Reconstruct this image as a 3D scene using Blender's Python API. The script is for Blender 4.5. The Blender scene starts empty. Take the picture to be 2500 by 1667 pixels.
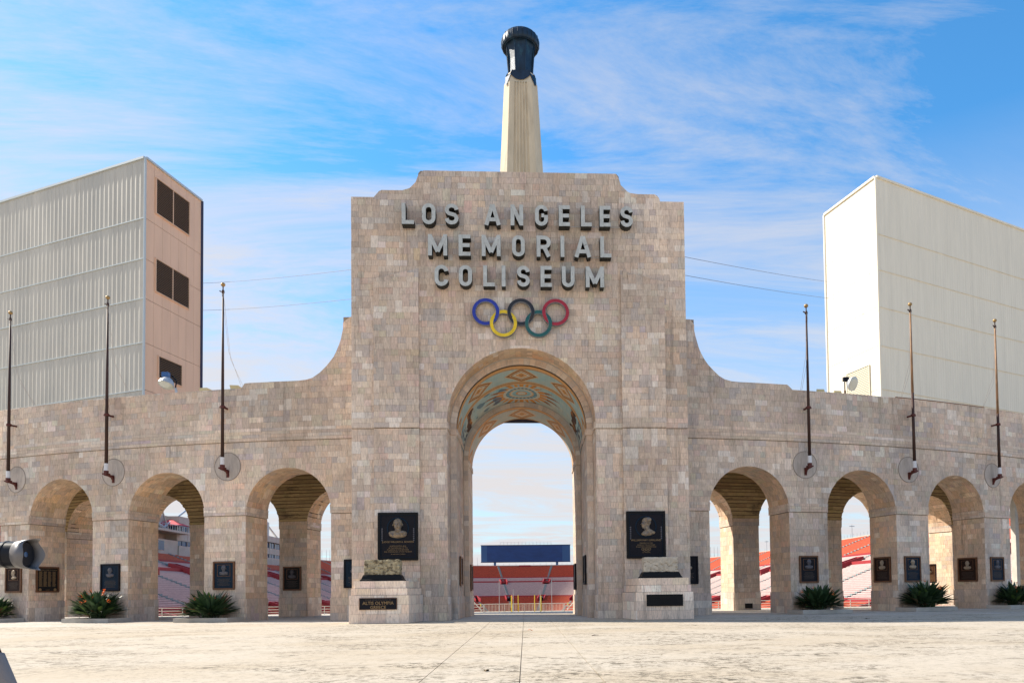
import bpy, bmesh, math, random
from mathutils import Vector, Matrix, noise
sin, cos, pi = math.sin, math.cos, math.pi
random.seed(7)
SC = bpy.context.scene
COL = SC.collection

# ------------------------------------------------------------------ camera
CAM = bpy.data.cameras.new('camera')
cam = bpy.data.objects.new('camera', CAM)
COL.objects.link(cam)
SC.camera = cam
yaw, pitch, roll = -0.05289, 0.03485, -0.0121
def _m(c, s, k):
    if k == 'z': return Matrix(((c, s, 0), (-s, c, 0), (0, 0, 1)))
    if k == 'x': return Matrix(((1, 0, 0), (0, c, s), (0, -s, c)))
    return Matrix(((c, 0, s), (0, 1, 0), (-s, 0, c)))
Mc = _m(cos(roll), sin(roll), 'y') @ _m(cos(pitch), sin(pitch), 'x') @ _m(cos(yaw), sin(yaw), 'z')
right, fwd, up = Mc[0], Mc[1], Mc[2]
rot = Matrix((right, up, -fwd)).transposed()
cam.matrix_world = Matrix.Translation((0.093, -36.0, 1.256)) @ rot.to_4x4()
CAM.sensor_width = 36.0
CAM.lens = 1810.18 / 2500 * 36
CAM.shift_x = -127.76 / 2500
CAM.shift_y = 546.83 / 2500
CAM.clip_start = 0.05
CAM.clip_end = 8000

# ------------------------------------------------------------------ light
SUN_EL = math.radians(41)
SB = 0.36                                   # sun stands to the left and behind the gate
SUN_DIR = Vector((-cos(SB) * cos(SUN_EL), sin(SB) * cos(SUN_EL), sin(SUN_EL)))
sl = bpy.data.lights.new('sun', 'SUN')
sl.energy = 4.2
sl.angle = math.radians(0.5)
sl.color = (1.0, 0.92, 0.80)
so = bpy.data.objects.new('sun', sl)
COL.objects.link(so)
so.rotation_euler = SUN_DIR.to_track_quat('Z', 'Y').to_euler()
so.location = (-60, 20, 60)

W = bpy.data.worlds.new('World')
SC.world = W
W.use_nodes = True
nt = W.node_tree
nt.nodes.clear()
def N(t, typ, **kw):
    n = t.nodes.new(typ)
    for k, v in kw.items(): setattr(n, k, v)
    return n
def L(t, a, b): t.links.new(a, b)
wo = N(nt, 'ShaderNodeOutputWorld')
bg = N(nt, 'ShaderNodeBackground')
sky = N(nt, 'ShaderNodeTexSky', sky_type='NISHITA', sun_disc=False, sun_elevation=SUN_EL,
        sun_rotation=math.atan2(SUN_DIR.x, SUN_DIR.y), air_density=1.0, dust_density=0.3, ozone_density=2.0)
bg.inputs['Strength'].default_value = 0.135
tc = N(nt, 'ShaderNodeTexCoord')
# high thin cloud: the view direction is projected on a flat cloud layer, streaked by a stretched noise
sep = N(nt, 'ShaderNodeSeparateXYZ'); L(nt, tc.outputs['Generated'], sep.inputs[0])
zz = N(nt, 'ShaderNodeMath', operation='MAXIMUM'); L(nt, sep.outputs['Z'], zz.inputs[0]); zz.inputs[1].default_value = 0.0
za = N(nt, 'ShaderNodeMath', operation='ADD'); L(nt, zz.outputs[0], za.inputs[0]); za.inputs[1].default_value = 0.12
cmb = N(nt, 'ShaderNodeCombineXYZ')
for k in 'XY':
    d = N(nt, 'ShaderNodeMath', operation='DIVIDE'); L(nt, sep.outputs[k], d.inputs[0]); L(nt, za.outputs[0], d.inputs[1]); L(nt, d.outputs[0], cmb.inputs[k])
mp = N(nt, 'ShaderNodeMapping'); L(nt, cmb.outputs[0], mp.inputs[0])
mp.inputs['Rotation'].default_value = (0, 0, math.radians(-28)); mp.inputs['Scale'].default_value = (0.62, 1.9, 1)
n1 = N(nt, 'ShaderNodeTexNoise'); L(nt, mp.outputs[0], n1.inputs['Vector'])
n1.inputs['Scale'].default_value = 1.15; n1.inputs['Detail'].default_value = 12; n1.inputs['Roughness'].default_value = 0.70; n1.inputs['Distortion'].default_value = 1.1
n2 = N(nt, 'ShaderNodeTexNoise'); L(nt, cmb.outputs[0], n2.inputs['Vector'])
n2.inputs['Scale'].default_value = 0.55; n2.inputs['Detail'].default_value = 4
cadd = N(nt, 'ShaderNodeMath', operation='MULTIPLY_ADD'); L(nt, n2.outputs[0], cadd.inputs[0]); cadd.inputs[1].default_value = 0.9; L(nt, n1.outputs[0], cadd.inputs[2])
bias = N(nt, 'ShaderNodeMath', operation='MULTIPLY_ADD'); L(nt, sep.outputs['X'], bias.inputs[0]); bias.inputs[1].default_value = -0.22; L(nt, cadd.outputs[0], bias.inputs[2])
cr = N(nt, 'ShaderNodeMapRange'); L(nt, bias.outputs[0], cr.inputs[0])
cr.inputs[1].default_value = 0.86; cr.inputs[2].default_value = 1.16; cr.inputs[3].default_value = 0.0; cr.inputs[4].default_value = 0.80
# more veil near the horizon
hz = N(nt, 'ShaderNodeMapRange'); L(nt, sep.outputs['Z'], hz.inputs[0])
hz.inputs[1].default_value = 0.50; hz.inputs[2].default_value = 0.13; hz.inputs[3].default_value = 0.0; hz.inputs[4].default_value = 1.05
mx = N(nt, 'ShaderNodeMath', operation='MAXIMUM'); 
iv1 = N(nt, 'ShaderNodeMath', operation='SUBTRACT'); iv1.inputs[0].default_value = 1; L(nt, cr.outputs[0], iv1.inputs[1])
iv2 = N(nt, 'ShaderNodeMath', operation='SUBTRACT'); iv2.inputs[0].default_value = 1
hm = N(nt, 'ShaderNodeMapRange'); L(nt, n1.outputs[0], hm.inputs[0]); hm.inputs[1].default_value = .35; hm.inputs[2].default_value = .65; hm.inputs[3].default_value = .62; hm.inputs[4].default_value = 1.12
hx = N(nt, 'ShaderNodeMath', operation='MULTIPLY', use_clamp=True); L(nt, hz.outputs[0], hx.inputs[0]); L(nt, hm.outputs[0], hx.inputs[1]); L(nt, hx.outputs[0], iv2.inputs[1])
ml = N(nt, 'ShaderNodeMath', operation='MULTIPLY'); L(nt, iv1.outputs[0], ml.inputs[0]); L(nt, iv2.outputs[0], ml.inputs[1])
fac = N(nt, 'ShaderNodeMath', operation='SUBTRACT'); fac.inputs[0].default_value = 1; L(nt, ml.outputs[0], fac.inputs[1])
mix = N(nt, 'ShaderNodeMix', data_type='RGBA')
tint = N(nt, 'ShaderNodeVectorMath', operation='MULTIPLY'); L(nt, sky.outputs[0], tint.inputs[0]); tint.inputs[1].default_value = (0.34, 0.78, 0.98)
L(nt, fac.outputs[0], mix.inputs[0]); L(nt, tint.outputs[0], mix.inputs[6])
CLOUD = (2.95, 2.86, 2.92, 1)
mix.inputs[7].default_value = CLOUD
L(nt, mix.outputs[2], bg.inputs['Color']); L(nt, bg.outputs[0], wo.inputs[0])

SC.view_settings.view_transform = 'Standard'
SC.view_settings.look = 'None'
SC.view_settings.exposure = 1.0
SC.view_settings.gamma = 1
SC.view_settings.use_curve_mapping = False

# ------------------------------------------------------------------ materials
def mat(name, col, rough=0.7, metal=0.0, grain=None, bump=None, attr=None, coords='Object', emit=None, spec=None, stain=None):
    """grain = (scale xyz, amount); bump = (scale, strength); stain = (colour, scale xyz, threshold lo, hi, amount)"""
    m = bpy.data.materials.new(name); m.use_nodes = True
    t = m.node_tree; b = t.nodes['Principled BSDF']
    b.inputs['Roughness'].default_value = rough; b.inputs['Metallic'].default_value = metal
    if spec is not None: b.inputs['Specular IOR Level'].default_value = spec
    c = N(t, 'ShaderNodeTexCoord')
    if coords == 'World':
        g = N(t, 'ShaderNodeNewGeometry'); vec = g.outputs['Position']
    else: vec = c.outputs[coords]
    if attr:
        a = N(t, 'ShaderNodeAttribute', attribute_name=attr); src = a.outputs['Color']
    else:
        r = N(t, 'ShaderNodeRGB'); r.outputs[0].default_value = (*col, 1); src = r.outputs[0]
    if grain:
        mpn = N(t, 'ShaderNodeMapping'); L(t, vec, mpn.inputs[0]); mpn.inputs['Scale'].default_value = grain[0]
        n = N(t, 'ShaderNodeTexNoise'); L(t, mpn.outputs[0], n.inputs['Vector']); n.inputs['Scale'].default_value = 1; n.inputs['Detail'].default_value = 6; n.inputs['Roughness'].default_value = 0.65
        mr = N(t, 'ShaderNodeMapRange'); L(t, n.outputs[0], mr.inputs[0]); mr.inputs[1].default_value = 0.3; mr.inputs[2].default_value = 0.7
        mr.inputs[3].default_value = 1 - grain[1]; mr.inputs[4].default_value = 1 + grain[1] * 0.6
        vm = N(t, 'ShaderNodeVectorMath', operation='SCALE'); L(t, src, vm.inputs[0]); L(t, mr.outputs[0], vm.inputs['Scale']); src = vm.outputs[0]
    if stain:
        for (sc_, ss, lo, hi, amt) in stain:
            g = N(t, 'ShaderNodeNewGeometry')
            mpn = N(t, 'ShaderNodeMapping'); L(t, g.outputs['Position'], mpn.inputs[0]); mpn.inputs['Scale'].default_value = ss
            n = N(t, 'ShaderNodeTexNoise'); L(t, mpn.outputs[0], n.inputs['Vector']); n.inputs['Scale'].default_value = 1; n.inputs['Detail'].default_value = 8; n.inputs['Roughness'].default_value = 0.7
            mr = N(t, 'ShaderNodeMapRange'); L(t, n.outputs[0], mr.inputs[0]); mr.inputs[1].default_value = lo; mr.inputs[2].default_value = hi; mr.inputs[3].default_value = 0; mr.inputs[4].default_value = amt
            mxn = N(t, 'ShaderNodeMix', data_type='RGBA'); L(t, mr.outputs[0], mxn.inputs[0]); L(t, src, mxn.inputs[6]); mxn.inputs[7].default_value = (*sc_, 1); src = mxn.outputs[2]
    L(t, src, b.inputs['Base Color'])
    if bump:
        n = N(t, 'ShaderNodeTexNoise'); L(t, vec, n.inputs['Vector']); n.inputs['Scale'].default_value = bump[0]; n.inputs['Detail'].default_value = 5
        bn = N(t, 'ShaderNodeBump'); bn.inputs['Strength'].default_value = bump[1]; bn.inputs['Distance'].default_value = 0.02
        L(t, n.outputs[0], bn.inputs['Height']); L(t, bn.outputs[0], b.inputs['Normal'])
    return m
M = {}
M['tile'] = mat('travertine_tile', (.5, .43, .37), .78, grain=((24, 3.0, 1), .34), bump=(14, .5), attr='tint', coords='UV',
                stain=[((.22, .13, .075), (.9, .9, .35), .60, .76, .6), ((.27, .235, .22), (1.3, 1.3, .55), .50, .74, .50), ((.20, .155, .12), (2.6, 2.6, .20), .55, .70, .55), ((.68, .63, .57), (2.2, 2.2, .7), .60, .72, .45), ((.19, .14, .11), (13, 13, 6), .58, .70, .55), ((.70, .66, .60), (16, 16, 5), .62, .72, .4)])
M['dark_joint'] = mat('dark_joint', (.07, .05, .03), .9)
M['mortar'] = mat('mortar', (.27, .225, .18), .9)
M['concrete_board'] = mat('board_formed_concrete', (.36, .28, .16), .85, grain=((2.5, 30, 1), .35), bump=(9, .5), attr='tint', coords='UV', stain=[((.05, .035, .02), (.6, .6, 1.6), .56, .68, .8)])
M['concrete'] = mat('concrete', (.46, .43, .38), .85, grain=((1.5, 1.5, 1.5), .18), bump=(20, .3), stain=[((.22, .2, .17), (.5, .5, .5), .55, .75, .5)])
M['smooth_stone'] = mat('smooth_stone', (.52, .49, .45), .7, grain=((9, 9, 1.0), .16), bump=(30, .25), coords='World', stain=[((.30, .29, .28), (1.5, 1.5, .6), .55, .75, .45)])
M['disc_stone'] = mat('disc_stone', (.50, .43, .375), .8, grain=((14, 14, 2), .2), coords='World', stain=[((.3, .26, .22), (2, 2, .7), .45, .7, .7)])
M['disc_rim'] = mat('disc_rim', (.25, .21, .18), .8)
M['shaft'] = mat('cast_stone', (.62, .52, .37), .75, grain=((3, 3, .5), .18), bump=(12, .25), coords='World', stain=[((.30, .24, .17), (1.8, 1.8, .35), .56, .74, .5)])
M['bronze_dark'] = mat('patinated_bronze', (.006, .026, .055), .45, .25, grain=((3, 3, 1), .5), bump=(20, .4), coords='World', stain=[((.05, .16, .19), (3, 3, .8), .58, .72, .5)])
M['bronze'] = mat('plaque_bronze', (.010, .010, .015), .6, .1, grain=((18, 18, 18), .4), bump=(60, .3), spec=.18)
M['bronze_blue'] = mat('plaque_bronze_blue', (.006, .020, .040), .6, .1, grain=((18, 18, 18), .45), bump=(60, .3), spec=.18)
M['bronze_brown'] = mat('plaque_bronze_brown', (.026, .012, .009), .6, .1, grain=((18, 18, 18), .4), bump=(60, .3), spec=.18)
M['bronze_edge'] = mat('bronze_edge', (.15, .065, .028), .5, .2, grain=((9, 9, 9), .4))
M['relief'] = mat('worn_bronze_relief', (.36, .28, .20), .55, .2, grain=((12, 12, 12), .35), bump=(30, .3))
M['relief_dark'] = mat('worn_bronze_relief_dark', (.10, .095, .11), .55, .2, grain=((12, 12, 12), .35), bump=(30, .3))
M['relief_mid'] = mat('bronze_relief_mid', (.27, .20, .13), .5, .2, grain=((9, 9, 9), .6), bump=(30, .4), stain=[((.05, .09, .16), (9, 9, 9), .5, .65, .7)])
M['gold_text'] = mat('raised_bronze_lettering', (.27, .175, .08), .45, .3)
M['dim_text'] = mat('dull_bronze_lettering', (.075, .055, .045), .5, .3)
M['black_stone'] = mat('black_polished_stone', (.008, .008, .009), .55, spec=.18)
M['rubble'] = mat('weathered_block', (.42, .35, .22), .95, grain=((7, 7, 7), .5), bump=(9, 1.0), stain=[((.07, .05, .03), (5, 5, 6), .50, .60, .85)])
M['rubble_pale'] = mat('pale_pitted_block', (.55, .48, .38), .95, grain=((6, 6, 6), .25), bump=(9, .8), stain=[((.10, .06, .04), (4, 4, 7), .58, .63, .9)])
M['letter'] = mat('weathered_white_metal', (.50, .52, .50), .6, .0, grain=((5, 5, 3), .22), coords='World', stain=[((.10, .07, .05), (9, 9, 6), .61, .67, .8)])
M['letter_side'] = mat('dark_letter_return', (.022, .022, .02), .8)
for k, c in dict(blue=(.015, .035, .33), yellow=(.80, .56, .01), black=(.012, .012, .016), green=(.008, .10, .095), red=(.36, .012, .03)).items():
    M['ring_' + k] = mat('ring_paint_' + k, c, .4, grain=((6, 6, 6), .2))
M['ring_side'] = mat('ring_edge_metal', (.20, .21, .24), .5, grain=((6, 6, 6), .3))
M['pole'] = mat('rusty_brown_pole', (.045, .018, .012), .6, .2, grain=((8, 8, 2), .5), coords='World')
M['pole_tan'] = mat('faded_pole_paint', (.30, .17, .09), .6, .2, grain=((8, 8, 2), .5), coords='World')
M['pole_white'] = mat('white_pole_sleeve', (.66, .66, .68), .5)
M['bracket'] = mat('red_oxide_bracket', (.10, .016, .010), .6, .1, grain=((12, 12, 12), .5), coords='World')
M['gold'] = mat('gilt_ball', (.36, .23, .09), .5, .5)
M['rope'] = mat('halyard_rope', (.45, .40, .36), .8)
M['cable'] = mat('cable', (.20, .22, .27), .7)
M['clad_grey'] = mat('corrugated_grey_metal', (.58, .545, .47), .5, .0, grain=((1.6, 1.6, .12), .16), coords='World', stain=[((.34, .34, .31), (.22, .22, .05), .42, .72, .7)])
M['clad_cream'] = mat('cream_metal_panel', (.80, .735, .60), .6, .0, grain=((2.4, 2.4, .2), .07), coords='World')
M['clad_side'] = mat('metal_panel_warm_bounce', (.80, .53, .36), .6, .0, grain=((1.2, 1.2, .2), .07), coords='World')  # orange bounce light on the short side, put into the panel colour
M['trim_grey'] = mat('edge_trim', (.50, .55, .56), .5, .2)
M['trim_dark'] = mat('dark_edge_trim', (.03, .03, .07), .5, .2)
M['louvre'] = mat('louvre_brown', (.16, .10, .06), .6, .1)
M['louvre_pale'] = mat('louvre_cream', (.62, .58, .46), .6, .1)
M['void'] = mat('dark_void', (.012, .010, .009), .9)
M['steel'] = mat('galvanised_steel', (.48, .50, .52), .45, .5)
M['reflector'] = mat('lamp_glass', (.55, .55, .48), .25, .2)
M['lampblue'] = mat('lamp_housing_blue', (.04, .12, .30), .5, .2)
M['lampgold'] = mat('small_lamp_visor', (.66, .54, .28), .5)
M['leaf'] = mat('strelitzia_leaf', (.028, .062, .024), .42, grain=((5, 5, 5), .45), coords='World')
M['leaf_mid'] = mat('strelitzia_leaf_mid', (.06, .11, .05), .35, grain=((5, 5, 5), .45), coords='World')
M['leaf_light'] = mat('strelitzia_leaf_pale', (.12, .20, .05), .42, grain=((5, 5, 5), .35), coords='World')
M['stalk'] = mat('strelitzia_stalk', (.05, .085, .03), .55)
M['flower'] = mat('orange_flower', (.75, .17, .03), .5)
M['soil'] = mat('planter_soil', (.05, .035, .025), .95, bump=(30, .6))
M['seat_red'] = mat('red_seat', (.48, .085, .035), .6, grain=((1.5, 1.5, 1.5), .35), coords='World')
M['seat_white'] = mat('white_seat', (.52, .40, .38), .6, grain=((1.2, 1.2, 1.2), .18), coords='World')
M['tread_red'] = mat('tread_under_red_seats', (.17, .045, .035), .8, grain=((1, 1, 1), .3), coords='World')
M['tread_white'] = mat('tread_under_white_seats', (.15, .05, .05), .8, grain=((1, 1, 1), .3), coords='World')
M['aisle'] = mat('aisle_steps', (.20, .25, .25), .8)
M['vom_red'] = mat('tunnel_red', (.34, .025, .03), .6)
M['screen'] = mat('scoreboard_back', (.012, .055, .19), .5, .1, grain=((.15, .15, .4), .25), coords='World')
M['screen_side'] = mat('scoreboard_end', (.03, .10, .24), .5, .1)
M['field'] = mat('grass', (.05, .10, .03), .9, grain=((.3, .3, .3), .3), coords='World')
M['rail'] = mat('white_rail', (.74, .68, .58), .5)
M['yellow_post'] = mat('yellow_post', (.80, .60, .05), .5)
M['press'] = mat('press_box_wall', (.52, .47, .40), .7, grain=((.4, .4, .4), .15), coords='World')
M['window'] = mat('blue_glass', (.02, .07, .17), .12, .0)
M['canopy_red'] = mat('red_canopy', (.55, .05, .06), .6)
M['black_plastic'] = mat('black_plastic', (.012, .013, .018), .28, spec=.18)
M['grey_plastic'] = mat('grey_hood', (.16, .15, .15), .4)
M['grey_foam'] = mat('grey_leg_pad', (.25, .22, .21), .8, bump=(200, .3))

def ground_mat(name, base, dark, seed):
    m = bpy.data.materials.new(name); m.use_nodes = True
    t = m.node_tree; b = t.nodes['Principled BSDF']; b.inputs['Roughness'].default_value = .85
    g = N(t, 'ShaderNodeNewGeometry')
    def nz(scale, detail=8, rough=.65, dist=0.0):
        mpn = N(t, 'ShaderNodeMapping'); L(t, g.outputs['Position'], mpn.inputs[0]); mpn.inputs['Scale'].default_value = scale; mpn.inputs['Location'].default_value = (seed, seed * .7, 0)
        n = N(t, 'ShaderNodeTexNoise'); L(t, mpn.outputs[0], n.inputs['Vector']); n.inputs['Scale'].default_value = 1
        n.inputs['Detail'].default_value = detail; n.inputs['Roughness'].default_value = rough; n.inputs['Distortion'].default_value = dist
        return n.outputs[0]
    def rng(src, lo, hi, a, c):
        mr = N(t, 'ShaderNodeMapRange'); L(t, src, mr.inputs[0]); mr.inputs[1].default_value = lo; mr.inputs[2].default_value = hi; mr.inputs[3].default_value = a; mr.inputs[4].default_value = c
        return mr.outputs[0]
    r = N(t, 'ShaderNodeRGB'); r.outputs[0].default_value = (*base, 1); src = r.outputs[0]
    def mixc(src, f, col):
        mxn = N(t, 'ShaderNodeMix', data_type='RGBA'); L(t, f, mxn.inputs[0]); L(t, src, mxn.inputs[6]); mxn.inputs[7].default_value = (*col, 1); return mxn.outputs[2]
    src = mixc(src, rng(nz((.11, .2, 1), 6), .46, .62, 0, .6), (.42, .335, .225))
    src = mixc(src, rng(nz((.5, .8, 1), 10, .8, .8), .50, .60, 0, .35), (.40, .33, .24))
    def mul(a_, b_):
        mu = N(t, 'ShaderNodeMath', operation='MULTIPLY'); L(t, a_, mu.inputs[0]); L(t, b_, mu.inputs[1]); return mu.outputs[0]
    patch = rng(nz((.22, .34, 1), 6, .7, 1.0), .45, .57, 0.10, 1)
    src = mixc(src, mul(rng(nz((4.5, 4.0, 1), 9, .85), .495, .54, 0, 1), mul(patch, rng(nz((.6, .9, 1), 4), .40, .55, .2, 1))), dark)
    src = mixc(src, rng(nz((.8, .55, 1), 10, .85, 1.6), .60, .63, 0, .85), (.15, .115, .06))
    src = mixc(src, mul(rng(nz((7, 7, 1), 8, .8), .54, .58, 0, .8), rng(nz((.3, .3, 1), 3), .35, .6, .15, 1)), (.20, .165, .12))
    src = mixc(src, rng(nz((40, 40, 1), 4, .9), .50, .57, 0, .35), (.33, .29, .24))
    L(t, src, b.inputs['Base Color'])
    bn = N(t, 'ShaderNodeBump'); bn.inputs['Strength'].default_value = .5; bn.inputs['Distance'].default_value = .01
    L(t, nz((30, 30, 1), 6, .8), bn.inputs['Height']); L(t, bn.outputs[0], b.inputs['Normal'])
    return m
M['plaza'] = ground_mat('worn_plaza_concrete', (.50, .435, .345), (.075, .058, .03), 3.0)
M['plaza_floor'] = ground_mat('arcade_floor_concrete', (.55, .51, .45), (.20, .17, .13), 9.0)

# ------------------------------------------------------------------ object helpers
def link(o, parent=None):
    COL.objects.link(o)
    if parent is not None: o.parent = parent
    return o
def thing(name, label, cat, loc=(0, 0, 0), rz=0.0, group=None, kind=None):
    o = bpy.data.objects.new(name, None); o.empty_display_size = .2
    COL.objects.link(o); o.location = loc; o.rotation_euler = (0, 0, rz)
    o['label'] = label; o['category'] = cat
    if group: o['group'] = group
    if kind: o['kind'] = kind
    return o
def tag(o, label=None, cat=None, group=None, kind=None):
    if label: o['label'] = label
    if cat: o['category'] = cat
    if group: o['group'] = group
    if kind: o['kind'] = kind
    return o
class MB:
    def __init__(s): s.v = []; s.f = []; s.mi = []; s.cur = 0
    def add(s, vs, fs):
        b = len(s.v); s.v += [tuple(x) for x in vs]
        for f in fs: s.f.append([b + i for i in f]); s.mi.append(s.cur)
        return s
    def box(s, x0, x1, y0, y1, z0, z1):
        return s.add([(x0, y0, z0), (x1, y0, z0), (x1, y1, z0), (x0, y1, z0), (x0, y0, z1), (x1, y0, z1), (x1, y1, z1), (x0, y1, z1)],
                     [(0, 3, 2, 1), (4, 5, 6, 7), (0, 1, 5, 4), (1, 2, 6, 5), (2, 3, 7, 6), (3, 0, 4, 7)])
    def hexa(s, p):
        return s.add(p, [(0, 3, 2, 1), (4, 5, 6, 7), (0, 1, 5, 4), (1, 2, 6, 5), (2, 3, 7, 6), (3, 0, 4, 7)])
    def tube(s, path, r, n=8, cap=True):
        rs = r if isinstance(r, (list, tuple)) else [r] * len(path)
        P = [Vector(p) for p in path]; vs = []; fs = []
        for i, p in enumerate(P):
            d = (P[min(i + 1, len(P) - 1)] - P[max(i - 1, 0)]).normalized()
            a = Vector((0, 0, 1)) if abs(d.z) < .9 else Vector((1, 0, 0))
            x = d.cross(a).normalized(); y = d.cross(x)
            for k in range(n):
                t = 2 * pi * k / n; vs.append(p + rs[i] * (x * cos(t) + y * sin(t)))
        for i in range(len(P) - 1):
            for k in range(n):
                k2 = (k + 1) % n; fs.append((i * n + k, i * n + k2, (i + 1) * n + k2, (i + 1) * n + k))
        if cap: fs.append(tuple(range(n))[::-1]); fs.append(tuple((len(P) - 1) * n + k for k in range(n)))
        return s.add(vs, fs)
    def lathe(s, prof, c=(0, 0, 0), n=32, axis='z', cap=True):
        vs = []; fs = []
        for r, h in prof:
            for k in range(n):
                t = 2 * pi * k / n
                q = (r * cos(t), r * sin(t), h) if axis == 'z' else (h, r * cos(t), r * sin(t)) if axis == 'x' else (r * cos(t), h, r * sin(t))
                vs.append((c[0] + q[0], c[1] + q[1], c[2] + q[2]))
        for i in range(len(prof) - 1):
            for k in range(n):
                k2 = (k + 1) % n; fs.append((i * n + k, i * n + k2, (i + 1) * n + k2, (i + 1) * n + k))
        if cap: fs.append(tuple(range(n))); fs.append(tuple((len(prof) - 1) * n + k for k in range(n)))
        return s.add(vs, fs)
    def build(s, name, m, parent=None, smooth=False, kind=None, label=None, mats=None, bevel=0):
        me = bpy.data.meshes.new(name); me.from_pydata(s.v, [], s.f)
        for q in (mats or [m]): me.materials.append(M[q] if isinstance(q, str) else q)
        if mats: me.polygons.foreach_set('material_index', s.mi)
        if smooth: me.polygons.foreach_set('use_smooth', [True] * len(s.f))
        me.update()
        if bevel:
            bm = bmesh.new(); bm.from_mesh(me); bmesh.ops.remove_doubles(bm, verts=bm.verts, dist=1e-5)
            bmesh.ops.bevel(bm, geom=bm.edges[:], offset=bevel, segments=2, affect='EDGES', clamp_overlap=True); bm.to_mesh(me); bm.free()
        o = bpy.data.objects.new(name, me); link(o, parent)
        if kind: o['kind'] = kind
        if label: o['label'] = label
        return o

# ------------------------------------------------------------------ tiles
class Tiles:
    """collects clipped tiles; the largest become objects of their own, the rest one joined part"""
    def __init__(s): s.t = []
    def add(s, S, poly, n, back, tint, w):
        if len(poly) < 3: return
        a = 0
        for i in range(len(poly)):
            x0, y0 = poly[i]; x1, y1 = poly[(i + 1) % len(poly)]; a += x0 * y1 - x1 * y0
        a = abs(a) / 2
        if a < 0.0012: return
        s.t.append(([S(u, v, n) for u, v in poly], [S(u, v, back) for u, v in poly], poly, tint, a * w * random.uniform(.8, 1.2)))
    def mesh(s, name, items, m, origin=None):
        vs = []; fs = []; uv = []; col = []
        for front, back, poly, tint, _ in items:
            b = len(vs); k = len(poly)
            vs += front; vs += back
            fs.append(list(range(b, b + k))); uv += poly
            for i in range(k):
                j = (i + 1) % k
                fs.append([b + i, b + k + i, b + k + j, b + j]); uv += [poly[i], poly[i], poly[j], poly[j]]
            col += [tint] * (2 * k)
        if origin is not None: vs = [(x - origin[0], y - origin[1], z - origin[2]) for x, y, z in vs]
        me = bpy.data.meshes.new(name); me.from_pydata(vs, [], fs)
        ul = me.uv_layers.new(name='UVMap')
        ul.data.foreach_set('uv', [c for p in uv for c in p])
        at = me.color_attributes.new('tint', 'FLOAT_COLOR', 'POINT')
        at.data.foreach_set('color', [c for p in col for c in (*p, 1)])
        me.materials.append(M[m]); me.update()
        return me
    def build(s, name, m, parent, single=300, world=True):
        it = sorted(s.t, key=lambda q: -q[4])
        off = parent.location
        for q in it[:single]:
            k = len(q[0]); o3 = [sum(p[i] for p in q[0]) / k for i in range(3)]
            o = bpy.data.objects.new(name, s.mesh(name, [q], m, o3)); link(o, parent)
            o.location = (o3[0] - off.x, o3[1] - off.y, o3[2] - off.z)
        if it[single:]:
            o = bpy.data.objects.new(name + '_field', s.mesh(name + '_field', it[single:], m)); link(o, parent)
            o.location = (-off.x, -off.y, -off.z); o['kind'] = 'stuff'
PAL = [(.50, .42, .345), (.47, .39, .325), (.53, .45, .375), (.44, .365, .30), (.50, .40, .32), (.56, .50, .435), (.42, .37, .325), (.48, .435, .39)]
def stone_tint(u, v, seed, lift=0):
    g = noise.noise(Vector((u * .22, v * .22, seed))) + .6 * noise.noise(Vector((u * .8, v * .8, seed + 9)))
    c = Vector(random.choice(PAL[:5] if random.random() < .72 else PAL))
    r = random.random()
    if r < .045: c = Vector((.57, .52, .465))
    elif r < .15: c = Vector((.41, .363, .33))
    elif r < .19: c = Vector((.50, .40, .32))
    k = 1.04 + .28 * g + random.uniform(-.04, .04) + lift; w = 1 + .05 * noise.noise(Vector((u * .5, v * .5, seed + 31)))
    return (c[0] * k * 1.34 * w, c[1] * k * 1.275, c[2] * k * 1.215 / w)
def warm_bounce_tint(u, v):  # arch tiles: warm bounce light put into the colour, with rusty patches
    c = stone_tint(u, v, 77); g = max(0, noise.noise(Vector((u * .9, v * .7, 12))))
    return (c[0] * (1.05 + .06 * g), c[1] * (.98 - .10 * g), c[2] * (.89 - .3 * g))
def clip(poly, keep):
    ins = [keep(*p) for p in poly]
    if all(ins): return poly
    if not any(ins): return []
    out = []
    for i in range(len(poly)):
        j = (i + 1) % len(poly)
        if ins[i]: out.append(poly[i])
        if ins[i] != ins[j]:
            a, b = (poly[i], poly[j]) if ins[i] else (poly[j], poly[i])
            lo, hi = 0.0, 1.0
            for _ in range(18):
                m_ = (lo + hi) / 2
                if keep(a[0] + (b[0] - a[0]) * m_, a[1] + (b[1] - a[1]) * m_): lo = m_
                else: hi = m_
            out.append((a[0] + (b[0] - a[0]) * lo, a[1] + (b[1] - a[1]) * lo))
    return out
G = 0.003                                    # half a joint
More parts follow.
